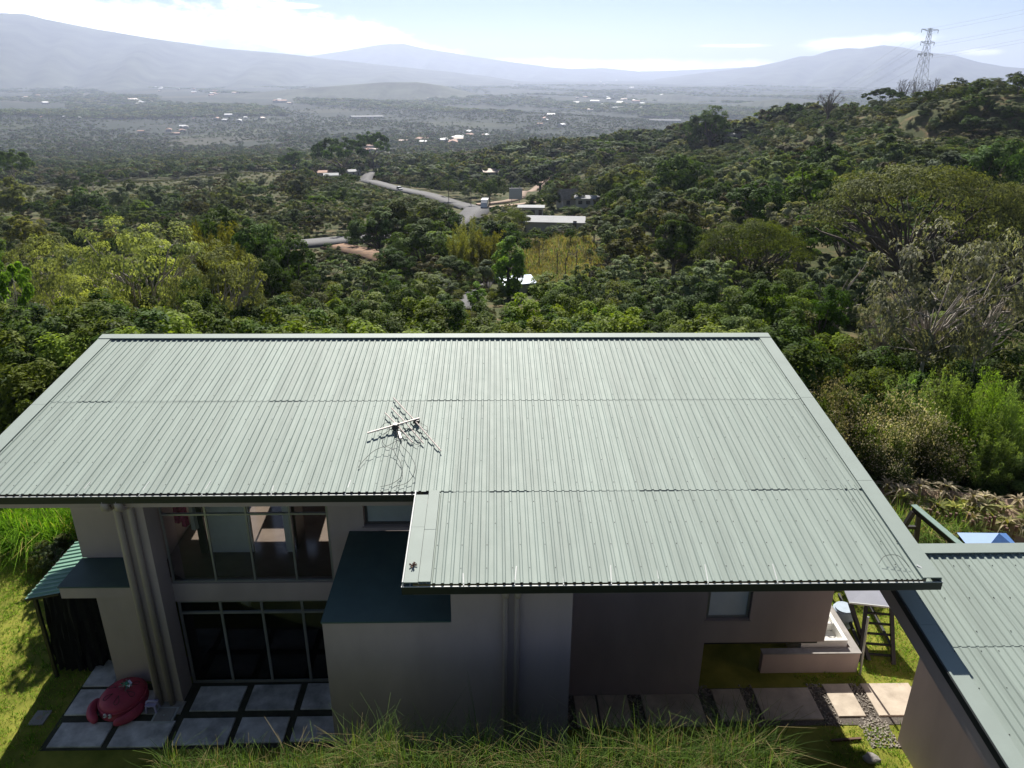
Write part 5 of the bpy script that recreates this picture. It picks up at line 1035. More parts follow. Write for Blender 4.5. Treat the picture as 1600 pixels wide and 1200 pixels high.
 ('leafy bush under the silvery trees, at the back of the thicket', 'bushes in the right thicket'): [('bush',19.0,39.9,5.6,3.8,None), ('bush',22.9,40.8,5.6,5.1,None), ('bush',25.9,40.6,6.4,3.9,None), ('bush',28.7,40.4,6.6,4.7,None), ('bush',21.4,46.0,6.3,5.8,None), ('bush',26.0,47.0,6.2,5.9,None), ('bush',30.6,47.9,6.8,5.4,None), ('coffee_shrub',33.6,47.5,6.4,4.2,None)],
 ('shrub with beige fluffy flower heads, at the back near the banana plant', 'beige flowering shrubs'): [('flowering_shrub',13.7,28.0,4.6,2.2,None), ('flowering_shrub',12.7,27.4,4.1,2.8,None), ('flowering_shrub',16.5,27.5,4.6,2.4,None)],
 ('shrub with beige fluffy flower heads, in the middle of the flowering clump', 'beige flowering shrubs'): [('flowering_shrub',14.2,27.0,4.6,2.6,None), ('flowering_shrub',14.5,26.0,3.8,2.6,None), ('flowering_shrub',16.5,26.0,4.0,2.0,None), ('flowering_shrub',13.5,25.8,3.3,2.7,None), ('flowering_shrub',13.0,26.4,3.7,2.3,None), ('flowering_shrub',17.0,26.0,3.6,2.8,None)],
 ('shrub with beige fluffy flower heads, in front, just above the bromeliad bed', 'beige flowering shrubs'): [('flowering_shrub',15.2,25.6,3.5,2.0,None), ('flowering_shrub',14.7,24.8,2.4,2.0,None), ('flowering_shrub',17.1,24.9,2.5,2.1,None)],
 ('bright green feathery bamboo, just below the silvery trees', 'feathery bamboo plants'): [('feathery_bamboo',18.5,28.0,6.0,3.1,None), ('feathery_bamboo',19.8,27.5,6.1,3.5,None), ('feathery_bamboo',17.7,29.0,5.2,3.8,None)],
 ('bright green feathery bamboo, in the middle of the bamboo clump', 'feathery bamboo plants'): [('feathery_bamboo',20.3,26.6,5.9,2.8,None), ('feathery_bamboo',18.4,26.2,4.7,3.6,None), ('feathery_bamboo',17.7,27.0,4.7,2.9,None)],
 ('bright green feathery bamboo, lowest, just above the dark bushes', 'feathery bamboo plants'): [('feathery_bamboo',19.4,25.6,4.2,3.2,None), ('feathery_bamboo',20.2,25.0,2.9,3.0,None), ('feathery_bamboo',18.5,25.0,3.1,3.4,None)],
 ('dark shaded bush behind the bromeliad bed', 'dark bushes behind the bromeliad bed'): [('bush',17.9,24.9,2.0,2.6,1), ('bush',19.3,25.2,2.1,2.7,1), ('bush',19.8,24.7,2.6,2.6,1), ('bush',15.7,24.8,1.6,2.2,1), ('bush',16.8,24.4,1.3,2.1,1), ('bush',14.2,24.6,1.2,1.9,1), ('bush',13.8,25.3,1.7,2.0,1)],
}
TOWN = [(-1606,2979),(-1580,3068),(-1582,2949),(-1630,2951),(-1548,2918),(-1677,3012),(-1581,2833),(-1733,3294),(-1495,2915),(-1575,2978),(-1770,3199),(-1744,3262),(-1696,3073),(-1637,2922),(-1853,4235),(-1874,4322),(-1878,4322),(-1963,4502),(-1690,4106),(-1791,4277),(-2013,4548),(-2039,4596),(-1879,4455),(-1881,4499),(-2219,6024),(-3193,7752),(-2491,6731),(-2543,6937),(-2621,6406),(-3090,8221),(-2778,6808),(-2284,6209),(-2938,7229),(-3418,8398),(-3145,8389),(-2575,6667),(-1872,5447),(-1923,5558),(-2127,6144),(-2278,6656),(-1672,5335),(-1811,5337),(-2168,6330),(-1748,5500),(-1836,5283),(-2278,6656),(-2219,6921),(-2420,7139),(-1188,4440),(-1155,4396),(-1160,4485),(-1045,4351),(-1045,4137),(-1247,4718),(-4322,13293),(-6874,19638),(-4280,12899),(-4375,12401),(-4838,14839),(-6878,20035),(-4320,12037),(-4956,14122),(-1275,6185),(-1957,11287),(-1446,6772),(-2723,12242),(-1077,6058),(-2119,12345),(-1859,12977),(-2675,11761),(-3311,17706),(-2174,10219),(-2645,15086),(-1178,5998),(-981,7111),(-1298,7865),(-3972,18441),(-1373,6001),(-948,5756),(-1706,7489),(-1202,6504),(-1155,5759),(-1771,7956),(-956,5934),(-544,5522),(-471,5042),(-760,5638),(-419,5042),(-704,5468),(-528,6103),(-700,6425),(-656,5809),(-923,5756),(-371,4991),(-637,6423),(-590,5984),(-678,5358),(-903,5639),(-1114,2994),(-1026,3117),(-933,3021),(-911,2871),(-1115,3184),(-1027,2962),(-1108,3120),(-856,2959),(-968,2901),(-1020,2962),(-3067,5357),(-2362,4289),(-2983,5463),(-3108,5576),(-3019,5249),(-2404,4377),(-3449,7529),(-9193,18559),(-7584,15810),(-6832,13610),(-5601,12061),(-3917,7926),(-5521,12799),(-12860,25050),(-11568,26286),(679,4181),(487,3819),(526,5175),(822,5890),(865,5012),(605,5388),(711,4577),(612,3937),(610,3555),(834,5218),(724,5118),(454,4491),(909,5595),(597,4818),(709,4396),(583,3780),(515,3819),(1033,5767),(689,3779),(516,4627),(564,3629),(557,4183),(658,3703),(820,4484),(803,5116),(607,3704),(598,3819),(446,3742),(657,3518),(558,3780),(476,3704),(826,4718),(497,4628),(562,3781),(1228,5945),(1304,5943),(1276,5824),(1101,5478),(1135,5886),(1152,5533),(-90,1685),(-82,1754),(-89,1922),(-162,1738),(-148,1669),(-115,1737),(-92,1736),(-157,1792),(-86,1617),(-89,1808),(-25,2040),(-70,2236),(-67,2021),(-69,2305),(-25,2040),(143,2549),(171,2684),(208,2972),(172,2739),(207,2496),(1741,12636),(1726,13286),(1439,8545),(2324,15584),(1482,11094),(3509,20198),(3964,23940),(2145,16070),(-705,14166),(-913,9990),(-1099,8954),(-1398,11613),(-1633,15677),(-813,11722),(-1051,11846),(-1201,17309),(-1075,2442),(-1020,2516),(-968,2489),(-1037,2675),(-942,2366),(-1017,2646),(-218,1434),(-223,1405),(-194,1687),(-234,1494),(-262,1688)]
# ---------------------------------------------------------------- planted list
for kind, x, y, h, w, lab, var in PLANTS: plant(kind, x, y, h, w, lab, variant=var)
for (lab, grp), items in GROUPS.items():
    for kind, x, y, h, w, var in items: plant(kind, x, y, h, w, lab, grp, variant=var)

# ---------------------------------------------------------------- valley buildings, road users, pylon
def gable_house(x, y, w, d, h, rz, roofm, label, wallm='whitewall', name='house', cat='house', rise=.22, over=.5, windows=2, group=None, z=None, detail=True):
    z = float(terrain(x, y)) - .2 if z is None else z
    t = empty(name, (x, y, z), label, cat, group, R(rz)); b = MB()
    b.box(-w/2, w/2, -d/2, d/2, -1.5, h); b.add([(-w/2,-d/2,h),(-w/2,d/2,h),(-w/2,0,h+rise*d/2)], [(0,2,1)]); b.add([(w/2,-d/2,h),(w/2,d/2,h),(w/2,0,h+rise*d/2)], [(0,1,2)]); b.build('wall', MT[wallm], t, local=True)
    b = MB(); e = over; zr_ = h + rise * d / 2 + .05; ze = h - rise * e + .05
    for s in (-1, 1): b.hexa([(-w/2-e, s*(d/2+e), ze), (w/2+e, s*(d/2+e), ze), (w/2+e, 0, zr_), (-w/2-e, 0, zr_)], [(-w/2-e, s*(d/2+e), ze+.12), (w/2+e, s*(d/2+e), ze+.12), (w/2+e, 0, zr_+.12), (-w/2-e, 0, zr_+.12)])
    b.build('roof', MT[roofm], t, local=True)
    if detail:
        for k in range(windows):
            cx = -w/2 + w * (k + .6) / (windows + .8); b = MB(); b.box(cx - .6, cx + .6, -d/2 - .04, -d/2 + .02, h*.35, h*.75); b.build('window', MT['window_dark'], t, local=True)
        b = MB(); b.box(w*.32, w*.32 + .95, -d/2 - .05, -d/2 + .02, 0, 2.0); b.build('door', MT['wood'], t, local=True)
    return t
gable_house(16, 206, 15.5, 9, 1.5, -6, 'whiteroof', 'long low building with bright white metal roof beyond the yellow field', name='building', cat='building', rise=.16, windows=0, z=-23.6)
gable_house(10.5, 226, 7, 4, 2.6, -4, 'whiteroof', 'narrow pale roofed shed just behind the long white roof', name='shed', cat='shed', rise=.08, z=-24.6, windows=2)
gable_house(2.6, 100, 3.6, 3.6, 2.2, 18, 'bluemetal', 'small shed with pale blue metal roof between the shrubs', name='shed', cat='shed', rise=.25, windows=1)
gable_house(22, 236, 5, 5, 3.0, 20, 'thatch', 'small thatched hut right of the billboard', name='hut', cat='hut', rise=.9, windows=1)
gable_house(27.5, 231, 6.5, 5, 2.6, -10, 'whiteroof', 'white roofed cottage beside the thatched hut', rise=.2)
gable_house(42, 262, 7, 5, 2.6, 10, 'whiteroof', 'small pale roofed house among trees at the foot of the hill', rise=.15)
gable_house(-1, 452, 13, 9, 3, 12, 'tanroof', 'tan roofed house on the rise above the dirt track', rise=.3)
gable_house(-11, 440, 9, 7, 2.8, 18, 'tanroof', 'smaller tan roofed annex left of the tan house', rise=.25)
gable_house(-16, 425, 6, 5, 2.5, 10, 'whiteroof', 'little white roofed shelter below the tan roofed houses', rise=.15)
for k, (x, y, w, d, rz, rm, lab) in enumerate([(-112,545,14,9,14,'whiteroof','white roofed house nearest the road junction at left'), (-104,566,12,9,20,'whiteroof','white roofed house behind the nearest one by the junction'), (-124,560,15,9,8,'tileroof','reddish roofed house left of the white roofed ones'), (-118,590,13,9,22,'whiteroof','grey white roofed house at the back of the roadside hamlet'), (-135,545,10,8,5,'whiteroof','small pale roofed house at the left end of the hamlet'), (-96,640,13,9,30,'whiteroof','white roofed house below the large spreading tree'), (-88,660,12,8,25,'tanroof','pale roofed house farthest along the hamlet road')]):
    gable_house(x, y, w, d, 2.8, rz, rm, lab)
gable_house(128, 418, 11, 8, 2.8, 5, 'whiteroof', 'white roofed house on the bare patch of the ridge', rise=.2)
# distant valley: long sheds and greenhouses
gable_house(-935, 3215, 110, 16, 6, 42, 'shedroof', 'long pale industrial shed in the valley at left', name='warehouse', cat='warehouse', detail=False, z=-155)
gable_house(-880, 3300, 60, 22, 6, 40, 'tanroof', 'brownish shed behind the long pale industrial shed', name='warehouse', cat='warehouse', detail=False, z=-155)
gable_house(600, 2820, 110, 30, 7, -10, 'shedroof', 'wide white warehouse on the valley floor left of the ridge bush', name='warehouse', cat='warehouse', detail=False, z=-152)
gable_house(-508, 3180, 125, 60, 5, 20, 'shedroof', 'large white greenhouse on the valley floor', name='greenhouse', cat='greenhouse', rise=.12, detail=False, z=-160)

tm = []
for k, (rm, wm) in enumerate((('townroof','whitewall'),('townroof','whitewall'),('tileroof','whitewall'),('tanroof','whitewall'))):
    b = MB(); w, d, h = 12, 9, 3.2; b.box(-w/2, w/2, -d/2, d/2, -3, h, 0)
    for s in (-1, 1): b.hexa([(-w/2-.6, s*(d/2+.6), h-.1), (w/2+.6, s*(d/2+.6), h-.1), (w/2+.6, 0, h+1.7), (-w/2-.6, 0, h+1.7)], [(-w/2-.6, s*(d/2+.6), h+.1), (w/2+.6, s*(d/2+.6), h+.1), (w/2+.6, 0, h+1.9), (-w/2-.6, 0, h+1.9)], 1)
    o = b.build('house', [MT[wm], MT[rm]]); tm.append(o.data); bpy.data.objects.remove(o)
r = random.Random(8)
for x, y in TOWN:
    k = r.randrange(4); o = link('house', tm[k]); s = r.uniform(1.0, 2.0) * (1 + .5 * (math.hypot(x, y) > 4000)); o.location = (x, y, float(terrain(x, y)) + .5); o.rotation_euler.z = r.uniform(0, 3.1); o.scale = (s * r.uniform(.8, 1.6), s, s)
    tag(o, ('tiny white roofed house in the hazy valley town', 'tiny white roofed house in the hazy valley town', 'tiny red roofed house in the hazy valley town', 'tiny tan roofed house in the hazy valley town')[k], 'house', 'houses scattered over the valley floor')
# billboard
t = empty('billboard', (7.5, 287, float(terrain(7.5, 287))), 'large pale grey roadside billboard on posts right of the track', 'billboard', rz=R(4))
b = MB(); b.box(-2.3, 2.3, -.12, .12, 2.4, 6.2); b.build('panel', MT['billboard'], t, local=True)
b = MB(); b.box(-2.36, 2.36, -.16, .16, 2.28, 2.39); b.box(-2.36, 2.36, -.16, .16, 6.21, 6.32); b.box(-2.42, -2.31, -.16, .16, 2.39, 6.21); b.box(2.31, 2.42, -.16, .16, 2.39, 6.21); b.build('frame', MT['steel'], t, local=True)
for x in (-1.4, 1.4): b = MB(); b.bar((x, .2, -.5), (x, .2, 7.6 if x < 0 else 7.0), .22); b.build('post', MT['whitewall'], t, local=True)
# cars
def car(i, label, m, truck=False, side=1.8):
    p = Vector(ROAD[i]); q = Vector(ROAD[i + 2]); rz = math.atan2(q.y - p.y, q.x - p.x); nrm = Vector((-(q - p).y, (q - p).x, 0)).normalized(); p = p + nrm * side
    t = empty('truck' if truck else 'car', (p.x, p.y, p.z + .02), label, 'truck' if truck else 'car', rz=rz); L, W, H = (6.2, 2.2, 2.6) if truck else (4.3, 1.8, 1.5); b = MB()
    if truck:
        b.box(-L/2, L/2 - 1.7, -W/2, W/2, .6, H); b.build('cargo_box', MT[m], t, local=True); b = MB(); b.hexa([(L/2-1.6,-W/2+.05,.5),(L/2,-W/2+.05,.5),(L/2,W/2-.05,.5),(L/2-1.6,W/2-.05,.5)], [(L/2-1.6,-W/2+.1,2.1),(L/2-.5,-W/2+.1,2.1),(L/2-.5,W/2-.1,2.1),(L/2-1.6,W/2-.1,2.1)]); b.build('cab', MT[m], t, local=True)
    else:
        b.hexa([(-L/2,-W/2,.3),(L/2,-W/2,.3),(L/2,W/2,.3),(-L/2,W/2,.3)], [(-L/2,-W/2+.04,.85),(L/2,-W/2+.06,.78),(L/2,W/2-.06,.78),(-L/2,W/2-.04,.85)]); b.build('body', MT[m], t, local=True)
        b = MB(); b.hexa([(-L/2+.25,-W/2+.08,.851),(L/2-1.1,-W/2+.08,.84),(L/2-1.1,W/2-.08,.84),(-L/2+.25,W/2-.08,.851)], [(-L/2+.7,-W/2+.2,1.4),(L/2-1.9,-W/2+.2,1.4),(L/2-1.9,W/2-.2,1.4),(-L/2+.7,W/2-.2,1.4)]); b.build('cabin', MT['window_dark'], t, local=True)
        b = MB(); b.box(-L/2+.72, L/2-1.92, -W/2+.22, W/2-.22, 1.402, 1.46); b.build('roof', MT[m], t, local=True)
    for sx in (-1, 1):
        for sy in (-1, 1): b = MB(); b.tube([(sx*L*.31, sy*(W/2-.18), .34), (sx*L*.31, sy*(W/2+.02), .34)], .34, 12); b.build('wheel', MT['rubber'], t, local=True)
car(min(range(len(ROAD)), key=lambda k: abs(ROAD[k][1] - 252)), 'white delivery truck on the near bend of the road', 'car_white', True)
car(min(range(len(ROAD)), key=lambda k: abs(ROAD[k][1] - 368)), 'silver car on the straight part of the road', 'car_white', side=-1.8)
car(min(range(len(ROAD)), key=lambda k: abs(ROAD[k][1] - 520)), 'dark grey car at the far end of the road', 'car_dark')
# pylon
def pylon(x, y, H, name='pylon'):
    z = float(terrain(x, y)) - .5; t = empty(name, (x, y, z), 'tall lattice power pylon standing on the ridge', 'pylon', rz=R(28)); b = MB()
    lv = [0, .14, .27, .39, .50, .60, .69, .77, .84, .90, .95, 1.0]; wd = lambda q: H * (.085 * (1 - q) ** 1.15 + .014)
    c = lambda q: [Vector((sx * wd(q), sy * wd(q), q * H)) for sx, sy in ((-1,-1),(1,-1),(1,1),(-1,1))]; br = MB()
    for k in range(4): b = MB(); b.tube([c(q)[k] for q in lv], .06, 4); b.build('leg', MT['steel'], t, local=True)
    for q0, q1 in zip(lv, lv[1:]):
        A, Bq = c(q0), c(q1)
        for k in range(4): br.bar(A[k], Bq[(k+1) % 4], .05); br.bar(A[(k+1) % 4], Bq[k], .05); br.bar(Bq[k], Bq[(k+1) % 4], .045)
    br.build('bracing', MT['steel'], t, local=True)
    for q, half in ((.70, 4.6), (.84, 4.2), (.985, 5.2)):
        a = MB(); w = wd(q)
        for s in (-1, 1):
            for sy in (-1, 1): a.bar((s*w, sy*w, q*H - .7), (s*half, 0, q*H), .11); a.bar((s*w, sy*w, q*H + .1), (s*half, 0, q*H), .11)
        a.build('cross_arm', MT['steel'], t, local=True)
        for s in (-1, 1): i = MB(); i.tube([(s*half, 0, q*H), (s*half, 0, q*H - 1.3)], .09, 6); i.build('insulator', MT['window_dark'], t, local=True)
    return t
PYX, PYY, PYH = 171.5, 326, 31
pylon(PYX, PYY, PYH)
zp = float(terrain(PYX, PYY)); far_ = Vector((700, 2600, -118)); near_ = Vector((330, 150, 60))
for k, (q, s) in enumerate(((.66, -1), (.66, 1), (.80, -1), (.80, 1), (.985, -1), (.985, 1))):
    half = 4.6; st = Vector((PYX + s * half * math.cos(R(28)), PYY + s * half * math.sin(R(28)), zp + q * PYH - .8)); pts = []
    for e, sag in ((far_, 60), (near_, 6)):
        e2 = e + Vector((s * 4.2, s * 2.2, q * PYH)); seg = [st.lerp(e2, i / 24) - Vector((0, 0, sag * 4 * (i/24) * (1 - i/24))) for i in range(25)]; pts = seg[::-1] if not pts else pts + seg[1:]
    b = MB(); b.tube(pts, .028, 4, cap=False); tag(b.build('power_line', MT['steel']), 'thin power cable strung from the ridge pylon across the valley', 'cable', 'power cables of the ridge pylon')

# ---------------------------------------------------------------- hillside trees as individuals, the rest as forest
KEEP = []                                            # places that stay in sight: (x, y, z)
for p in ROAD[::3]:
    if 212 < p[1] < 560: KEEP.append((p[0], p[1], p[2]))
for p in TRACK[::5]: KEEP.append((p[0], p[1], p[2]))
KEEP += [(7.5+dx, 287, float(terrain(7.5, 287)) + 1.5) for dx in (-2.2, 0, 2.2)] + [(x, 203, -23.5) for x in (11, 16, 21)] + [(-36,176,-22.5),(-40,169,-21.8),(-43,166,-21.4)]
KEEP += [(x, y, float(terrain(x, y)) + .3) for x in (8, 10, 12, 14) for y in (126, 132, 138, 144)] + [(22,236,-22),(27.5,231,-22),(-1,452,-40),(-11,440,-40)] + [(x, y, float(terrain(x, y)) + 1.5) for x, y in ((-112,545),(-104,566),(-124,560),(-96,640))]
KEEP += [(-30,160,-21),(-25,154,-20.5)]
KEEP += [(x, y, float(terrain(x, y)) + h) for x, y, h in ((115,420,4),(108,420,5),(122,420,5),(160,330,6),(144,345,3),(140,345,7),(148,345,7),(60,400,6),(50,400,6),(70,400,6))]
KA = np.array([(math.atan2(x, y), math.hypot(x, y), (z - 15) / math.hypot(x, y)) for x, y, z in KEEP])
def blocked(x, y, top, w):
    a = math.atan2(x, y); d = math.hypot(x, y); e = (top - 15) / d; m = (np.abs(KA[:, 0] - a) < (w * .5 + .6) / d) & (KA[:, 1] > d - 2) & (KA[:, 2] < e)
    return bool(m.any())
RD = np.array([p[:2] for p in list(ROAD) + list(TRACK)])
def off_limits(x, y):
    if np.min((RD[:, 0] - x) ** 2 + (RD[:, 1] - y) ** 2) < 52: return True
    if 7 < x < 16 and 121 < y < 147: return True            # yellow field
    if 6 < x < 28 and 195 < y < 232: return True
    return False
def field(x, y):                                     # open grass and coffee at left
    a = math.degrees(math.atan2(x, y)); d = math.hypot(x, y)
    return a < -9 and 190 < d < 640 and (math.sin(x / 47 + 1) + math.sin(y / 61) + .6 * math.sin((x + y) / 29)) > (-1.6 if a < -15 else -.3)
hr = random.Random(31); n_ind = 0
LABEL = {'hill_tree': ['dark green round tree in the hillside woods', 'mid green round tree in the hillside woods', 'deep green round tree in the hillside woods', 'olive green round tree in the hillside woods', 'grey green round tree in the hillside woods'],
         'flat_tree': ['green flat topped tree in the hillside woods', 'grey flat topped tree in the hillside woods', 'dark flat topped tree in the hillside woods'],
         'grey_hill_tree': ['loose grey green tree in the hillside woods', 'silvery loose tree in the hillside woods', 'brownish dry tree in the hillside woods']}
def where(x, y, d):
    a = math.degrees(math.atan2(x, y)); q = 'lower ' if d < 135 else 'upper '
    if a < -14: return 'in the %swoods beyond the big pale tree' % q
    if a < -3: return 'in the %swoods around the winding road' % q
    if a < 8: return 'in the %swoods around the yellow field' % q
    if a < 20: return 'on the %sslope right of the yellow field' % q
    return 'on the %sslope around the huge umbrella tree' % q
cells = {}
def far_enough(x, y, w, k=.42):
    c = (int(x // 14), int(y // 14))
    for i in (-1, 0, 1):
        for j in (-1, 0, 1):
            for (px, py, pw) in cells.get((c[0]+i, c[1]+j), ()):
                if (px - x) ** 2 + (py - y) ** 2 < (k * (w + pw)) ** 2: return False
    cells.setdefault(c, []).append((x, y, w)); return True
for (x, y, w) in PLANTED: cells.setdefault((int(x // 14), int(y // 14)), []).append((x, y, w))
FOREST = {}
def pick_kind(x, y):
    q = hr.random(); g = math.sin(x / 37) + math.sin(y / 51 + 1)
    if q < .50: return 'hill_tree'
    if q < .70: return 'flat_tree'
    return 'grey_hill_tree'
cand = []
for k in range(5200):
    d = math.sqrt(hr.uniform(92 ** 2, 430 ** 2)); a = R(hr.uniform(-37, 39)); cand.append((d, d * math.sin(a), d * math.cos(a)))
cand.sort()
for d, x, y in cand:
    kind = pick_kind(x, y); w = hr.choice((6.5, 8, 10, 12, 14.5)) * hr.uniform(.85, 1.15) if kind != 'flat_tree' else hr.uniform(11, 19); w *= (.85 if d < 150 else 1.05 if d < 310 else .62); h = w * hr.uniform(.75, 1.05) * (.62 if kind == 'flat_tree' else 1)
    if x < -20 and d < 260: w *= .62; h *= .62
    if x > 95 and d > 190: h = min(h, 5.5); w = min(w, 9.5)
    if off_limits(x, y): continue
    if field(x, y) and hr.random() > .10: continue
    z = float(terrain(x, y))
    for shrink in (1, .7, .45):
        if not blocked(x, y, z + h * shrink, w * shrink): break
    else: continue
    w *= shrink; h *= shrink
    if not far_enough(x, y, w * .5, .62): continue
    v = hr.randrange(len(PROTO[kind]))
    if n_ind < 205: plant(kind, x, y, h, w, LABEL[kind][v].replace('in the hillside woods', where(x, y, d)), 'trees of the hillside woods', variant=v); n_ind += 1
    else: FOREST.setdefault((kind, v), []).append((x, y, z, w / PROTO[kind][v][3], h / PROTO[kind][v][2], hr.uniform(0, 6.28)))
# farther: coarse crowns only
proto('far_wood', 'round', 16, 34, 34, 420, 2.2, ['dark', 'mid', 'olive'], 3, seed=22, limbs=None, shell=.8)
for k in range(17000):
    d = 3300 + 7500 * hr.random() ** 1.5; a = R(hr.uniform(-36, 36)); x, y = d * math.sin(a), d * math.cos(a)
    if math.sin(x / 410 + 2) * math.cos(y / 530) + .7 * math.sin(x / 190 + y / 290) > .35 - .5 * (d - 3300) / 7500: continue
    FOREST.setdefault(('far_wood', hr.randrange(3)), []).append((x, y, None, hr.uniform(.5, 2.2), hr.uniform(.5, 1.1), hr.uniform(0, 6.28), d))
proto('far_tree', 'round', 9, 10, 16, 420, .95, ['dark', 'mid', 'olive', 'grey', 'brown'], 5, seed=21, limbs=None, shell=.8)
for k in range(44000):
    d = 430 + (3900 - 430) * hr.random() ** 1.35; a = R(hr.uniform(-36, 36)); x, y = d * math.sin(a), d * math.cos(a)
    if d < 650 and (off_limits(x, y) or field(x, y)): continue
    clear = math.sin(x / 173 + 2) * math.cos(y / 211) + .7 * math.sin(x / 83 + y / 121) + .5 * math.sin(x / 41 - y / 57)
    if d > 700 and clear > (.95 - .5 * min(1, (d - 700) / 2500)) and hr.random() < .9: continue
    z = float(0); FOREST.setdefault(('far_tree', hr.choice((0, 0, 1, 1, 2, 3, 4))), []).append((x, y, None, hr.choice((.5, .7, .9, 1.2, 1.6)) * hr.uniform(.8, 1.2), hr.uniform(.5, 1.1), hr.uniform(0, 6.28), d))
def forest_object(name, mesh, items, label=None):
    A = np.array([(i[0], i[1], 0 if i[2] is None else i[2], i[3], i[4], i[5]) for i in items]); A[:, 2] = terrain(A[:, 0], A[:, 1])
    if len(items[0]) > 6:
        keep = np.array([not (i[6] < 640 and blocked(i[0], i[1], zz + 9 * i[4], 10 * i[3])) for i, zz in zip(items, A[:, 2])]); A = A[keep]
    src = bpy.data.objects.new('leaf_crown', mesh)          # the crown that is copied; stands as the first tree of this wood
    COL.objects.link(src)
    me = bpy.data.meshes.new(name); me.vertices.add(len(A) - 1); me.vertices.foreach_set('co', A[1:, :3].astype(np.float32).ravel())
    at = me.attributes.new('sc', 'FLOAT_VECTOR', 'POINT'); at.data.foreach_set('vector', np.ascontiguousarray(A[1:][:, [3, 3, 4]], np.float32).ravel())
    ar = me.attributes.new('ro', 'FLOAT_VECTOR', 'POINT'); rr_ = np.zeros((len(A) - 1, 3), np.float32); rr_[:, 2] = A[1:, 5]; ar.data.foreach_set('vector', rr_.ravel()); me.update()
    o = link(name, me); tag(o, kind='stuff'); src.parent = o; src.location = A[0, :3]; src.scale = A[0, [3, 3, 4]]; src.name = 'crown'
    ng = bpy.data.node_groups.new(name, 'GeometryNodeTree'); ng.interface.new_socket('Geometry', in_out='INPUT', socket_type='NodeSocketGeometry'); ng.interface.new_socket('Geometry', in_out='OUTPUT', socket_type='NodeSocketGeometry')
    n, l = ng.nodes, ng.links; gi = n.new('NodeGroupInput'); go = n.new('NodeGroupOutput'); ip = n.new('GeometryNodeInstanceOnPoints'); ob = n.new('GeometryNodeObjectInfo'); ob.inputs['Object'].default_value = src; ob.inputs['As Instance'].default_value = True
    s1 = n.new('GeometryNodeInputNamedAttribute'); s1.data_type = 'FLOAT_VECTOR'; s1.inputs['Name'].default_value = 'sc'; s2 = n.new('GeometryNodeInputNamedAttribute'); s2.data_type = 'FLOAT_VECTOR'; s2.inputs['Name'].default_value = 'ro'
    l.new(gi.outputs[0], ip.inputs['Points']); l.new(ob.outputs['Geometry'], ip.inputs['Instance']); l.new(s1.outputs['Attribute'], ip.inputs['Scale']); l.new(s2.outputs['Attribute'], ip.inputs['Rotation']); l.new(ip.outputs[0], go.inputs[0])
    md = o.modifiers.new('scatter', 'NODES'); md.node_group = ng
for (kind, v), items in FOREST.items():
    if len(items) > 1: forest_object('forest', PROTO[kind][v][0], items)
# ground cover: low scrub in the gaps, coffee rows and meadow tufts
scr = random.Random(12); it = {}
for k in range(5200):
    d = math.sqrt(scr.uniform(26 ** 2, 260 ** 2)) if k < 2600 else math.sqrt(scr.uniform(200 ** 2, 470 ** 2)); a = R(scr.uniform(-38, 40)); x, y = d * math.sin(a), d * math.cos(a)
    if y < 26.5 or np.min((RD[:, 0] - x) ** 2 + (RD[:, 1] - y) ** 2) < 30: continue
    if 5 < x < 22 and 112 < y < 160: continue
    if k >= 2600 and (x < 20 or field(x, y)): continue
    z = float(terrain(x, y)); s = scr.uniform(.22, .5) * (1.9 if k >= 2600 else 1); h = s * scr.uniform(.6, 1)
    if blocked(x, y, z + 5.4 * h, 4.8 * s): continue
    it.setdefault(scr.randrange(3), []).append((x, y, z, s, h, scr.uniform(0, 6.28)))
for v, items in it.items(): forest_object('undergrowth', PROTO['bush'][v][0], items)
rows = []
for k in range(3600):                                # rows of coffee on the left slopes
    d = scr.uniform(195, 640); a = R(scr.uniform(-36, -8)); x, y = d * math.sin(a), d * math.cos(a)
    if not field(x, y): continue
    u_ = (x * .5 + y * .85); u2 = round(u_ / 5.5) * 5.5; dx = (u2 - u_); x += dx * .5; y += dx * .85
    if np.min((RD[:, 0] - x) ** 2 + (RD[:, 1] - y) ** 2) < 30: continue
    s = scr.uniform(.30, .5); rows.append((x, y, float(terrain(x, y)), s, s * .6, scr.uniform(0, 6.28)))
forest_object('coffee_rows', PROTO['bush'][2][0], rows)

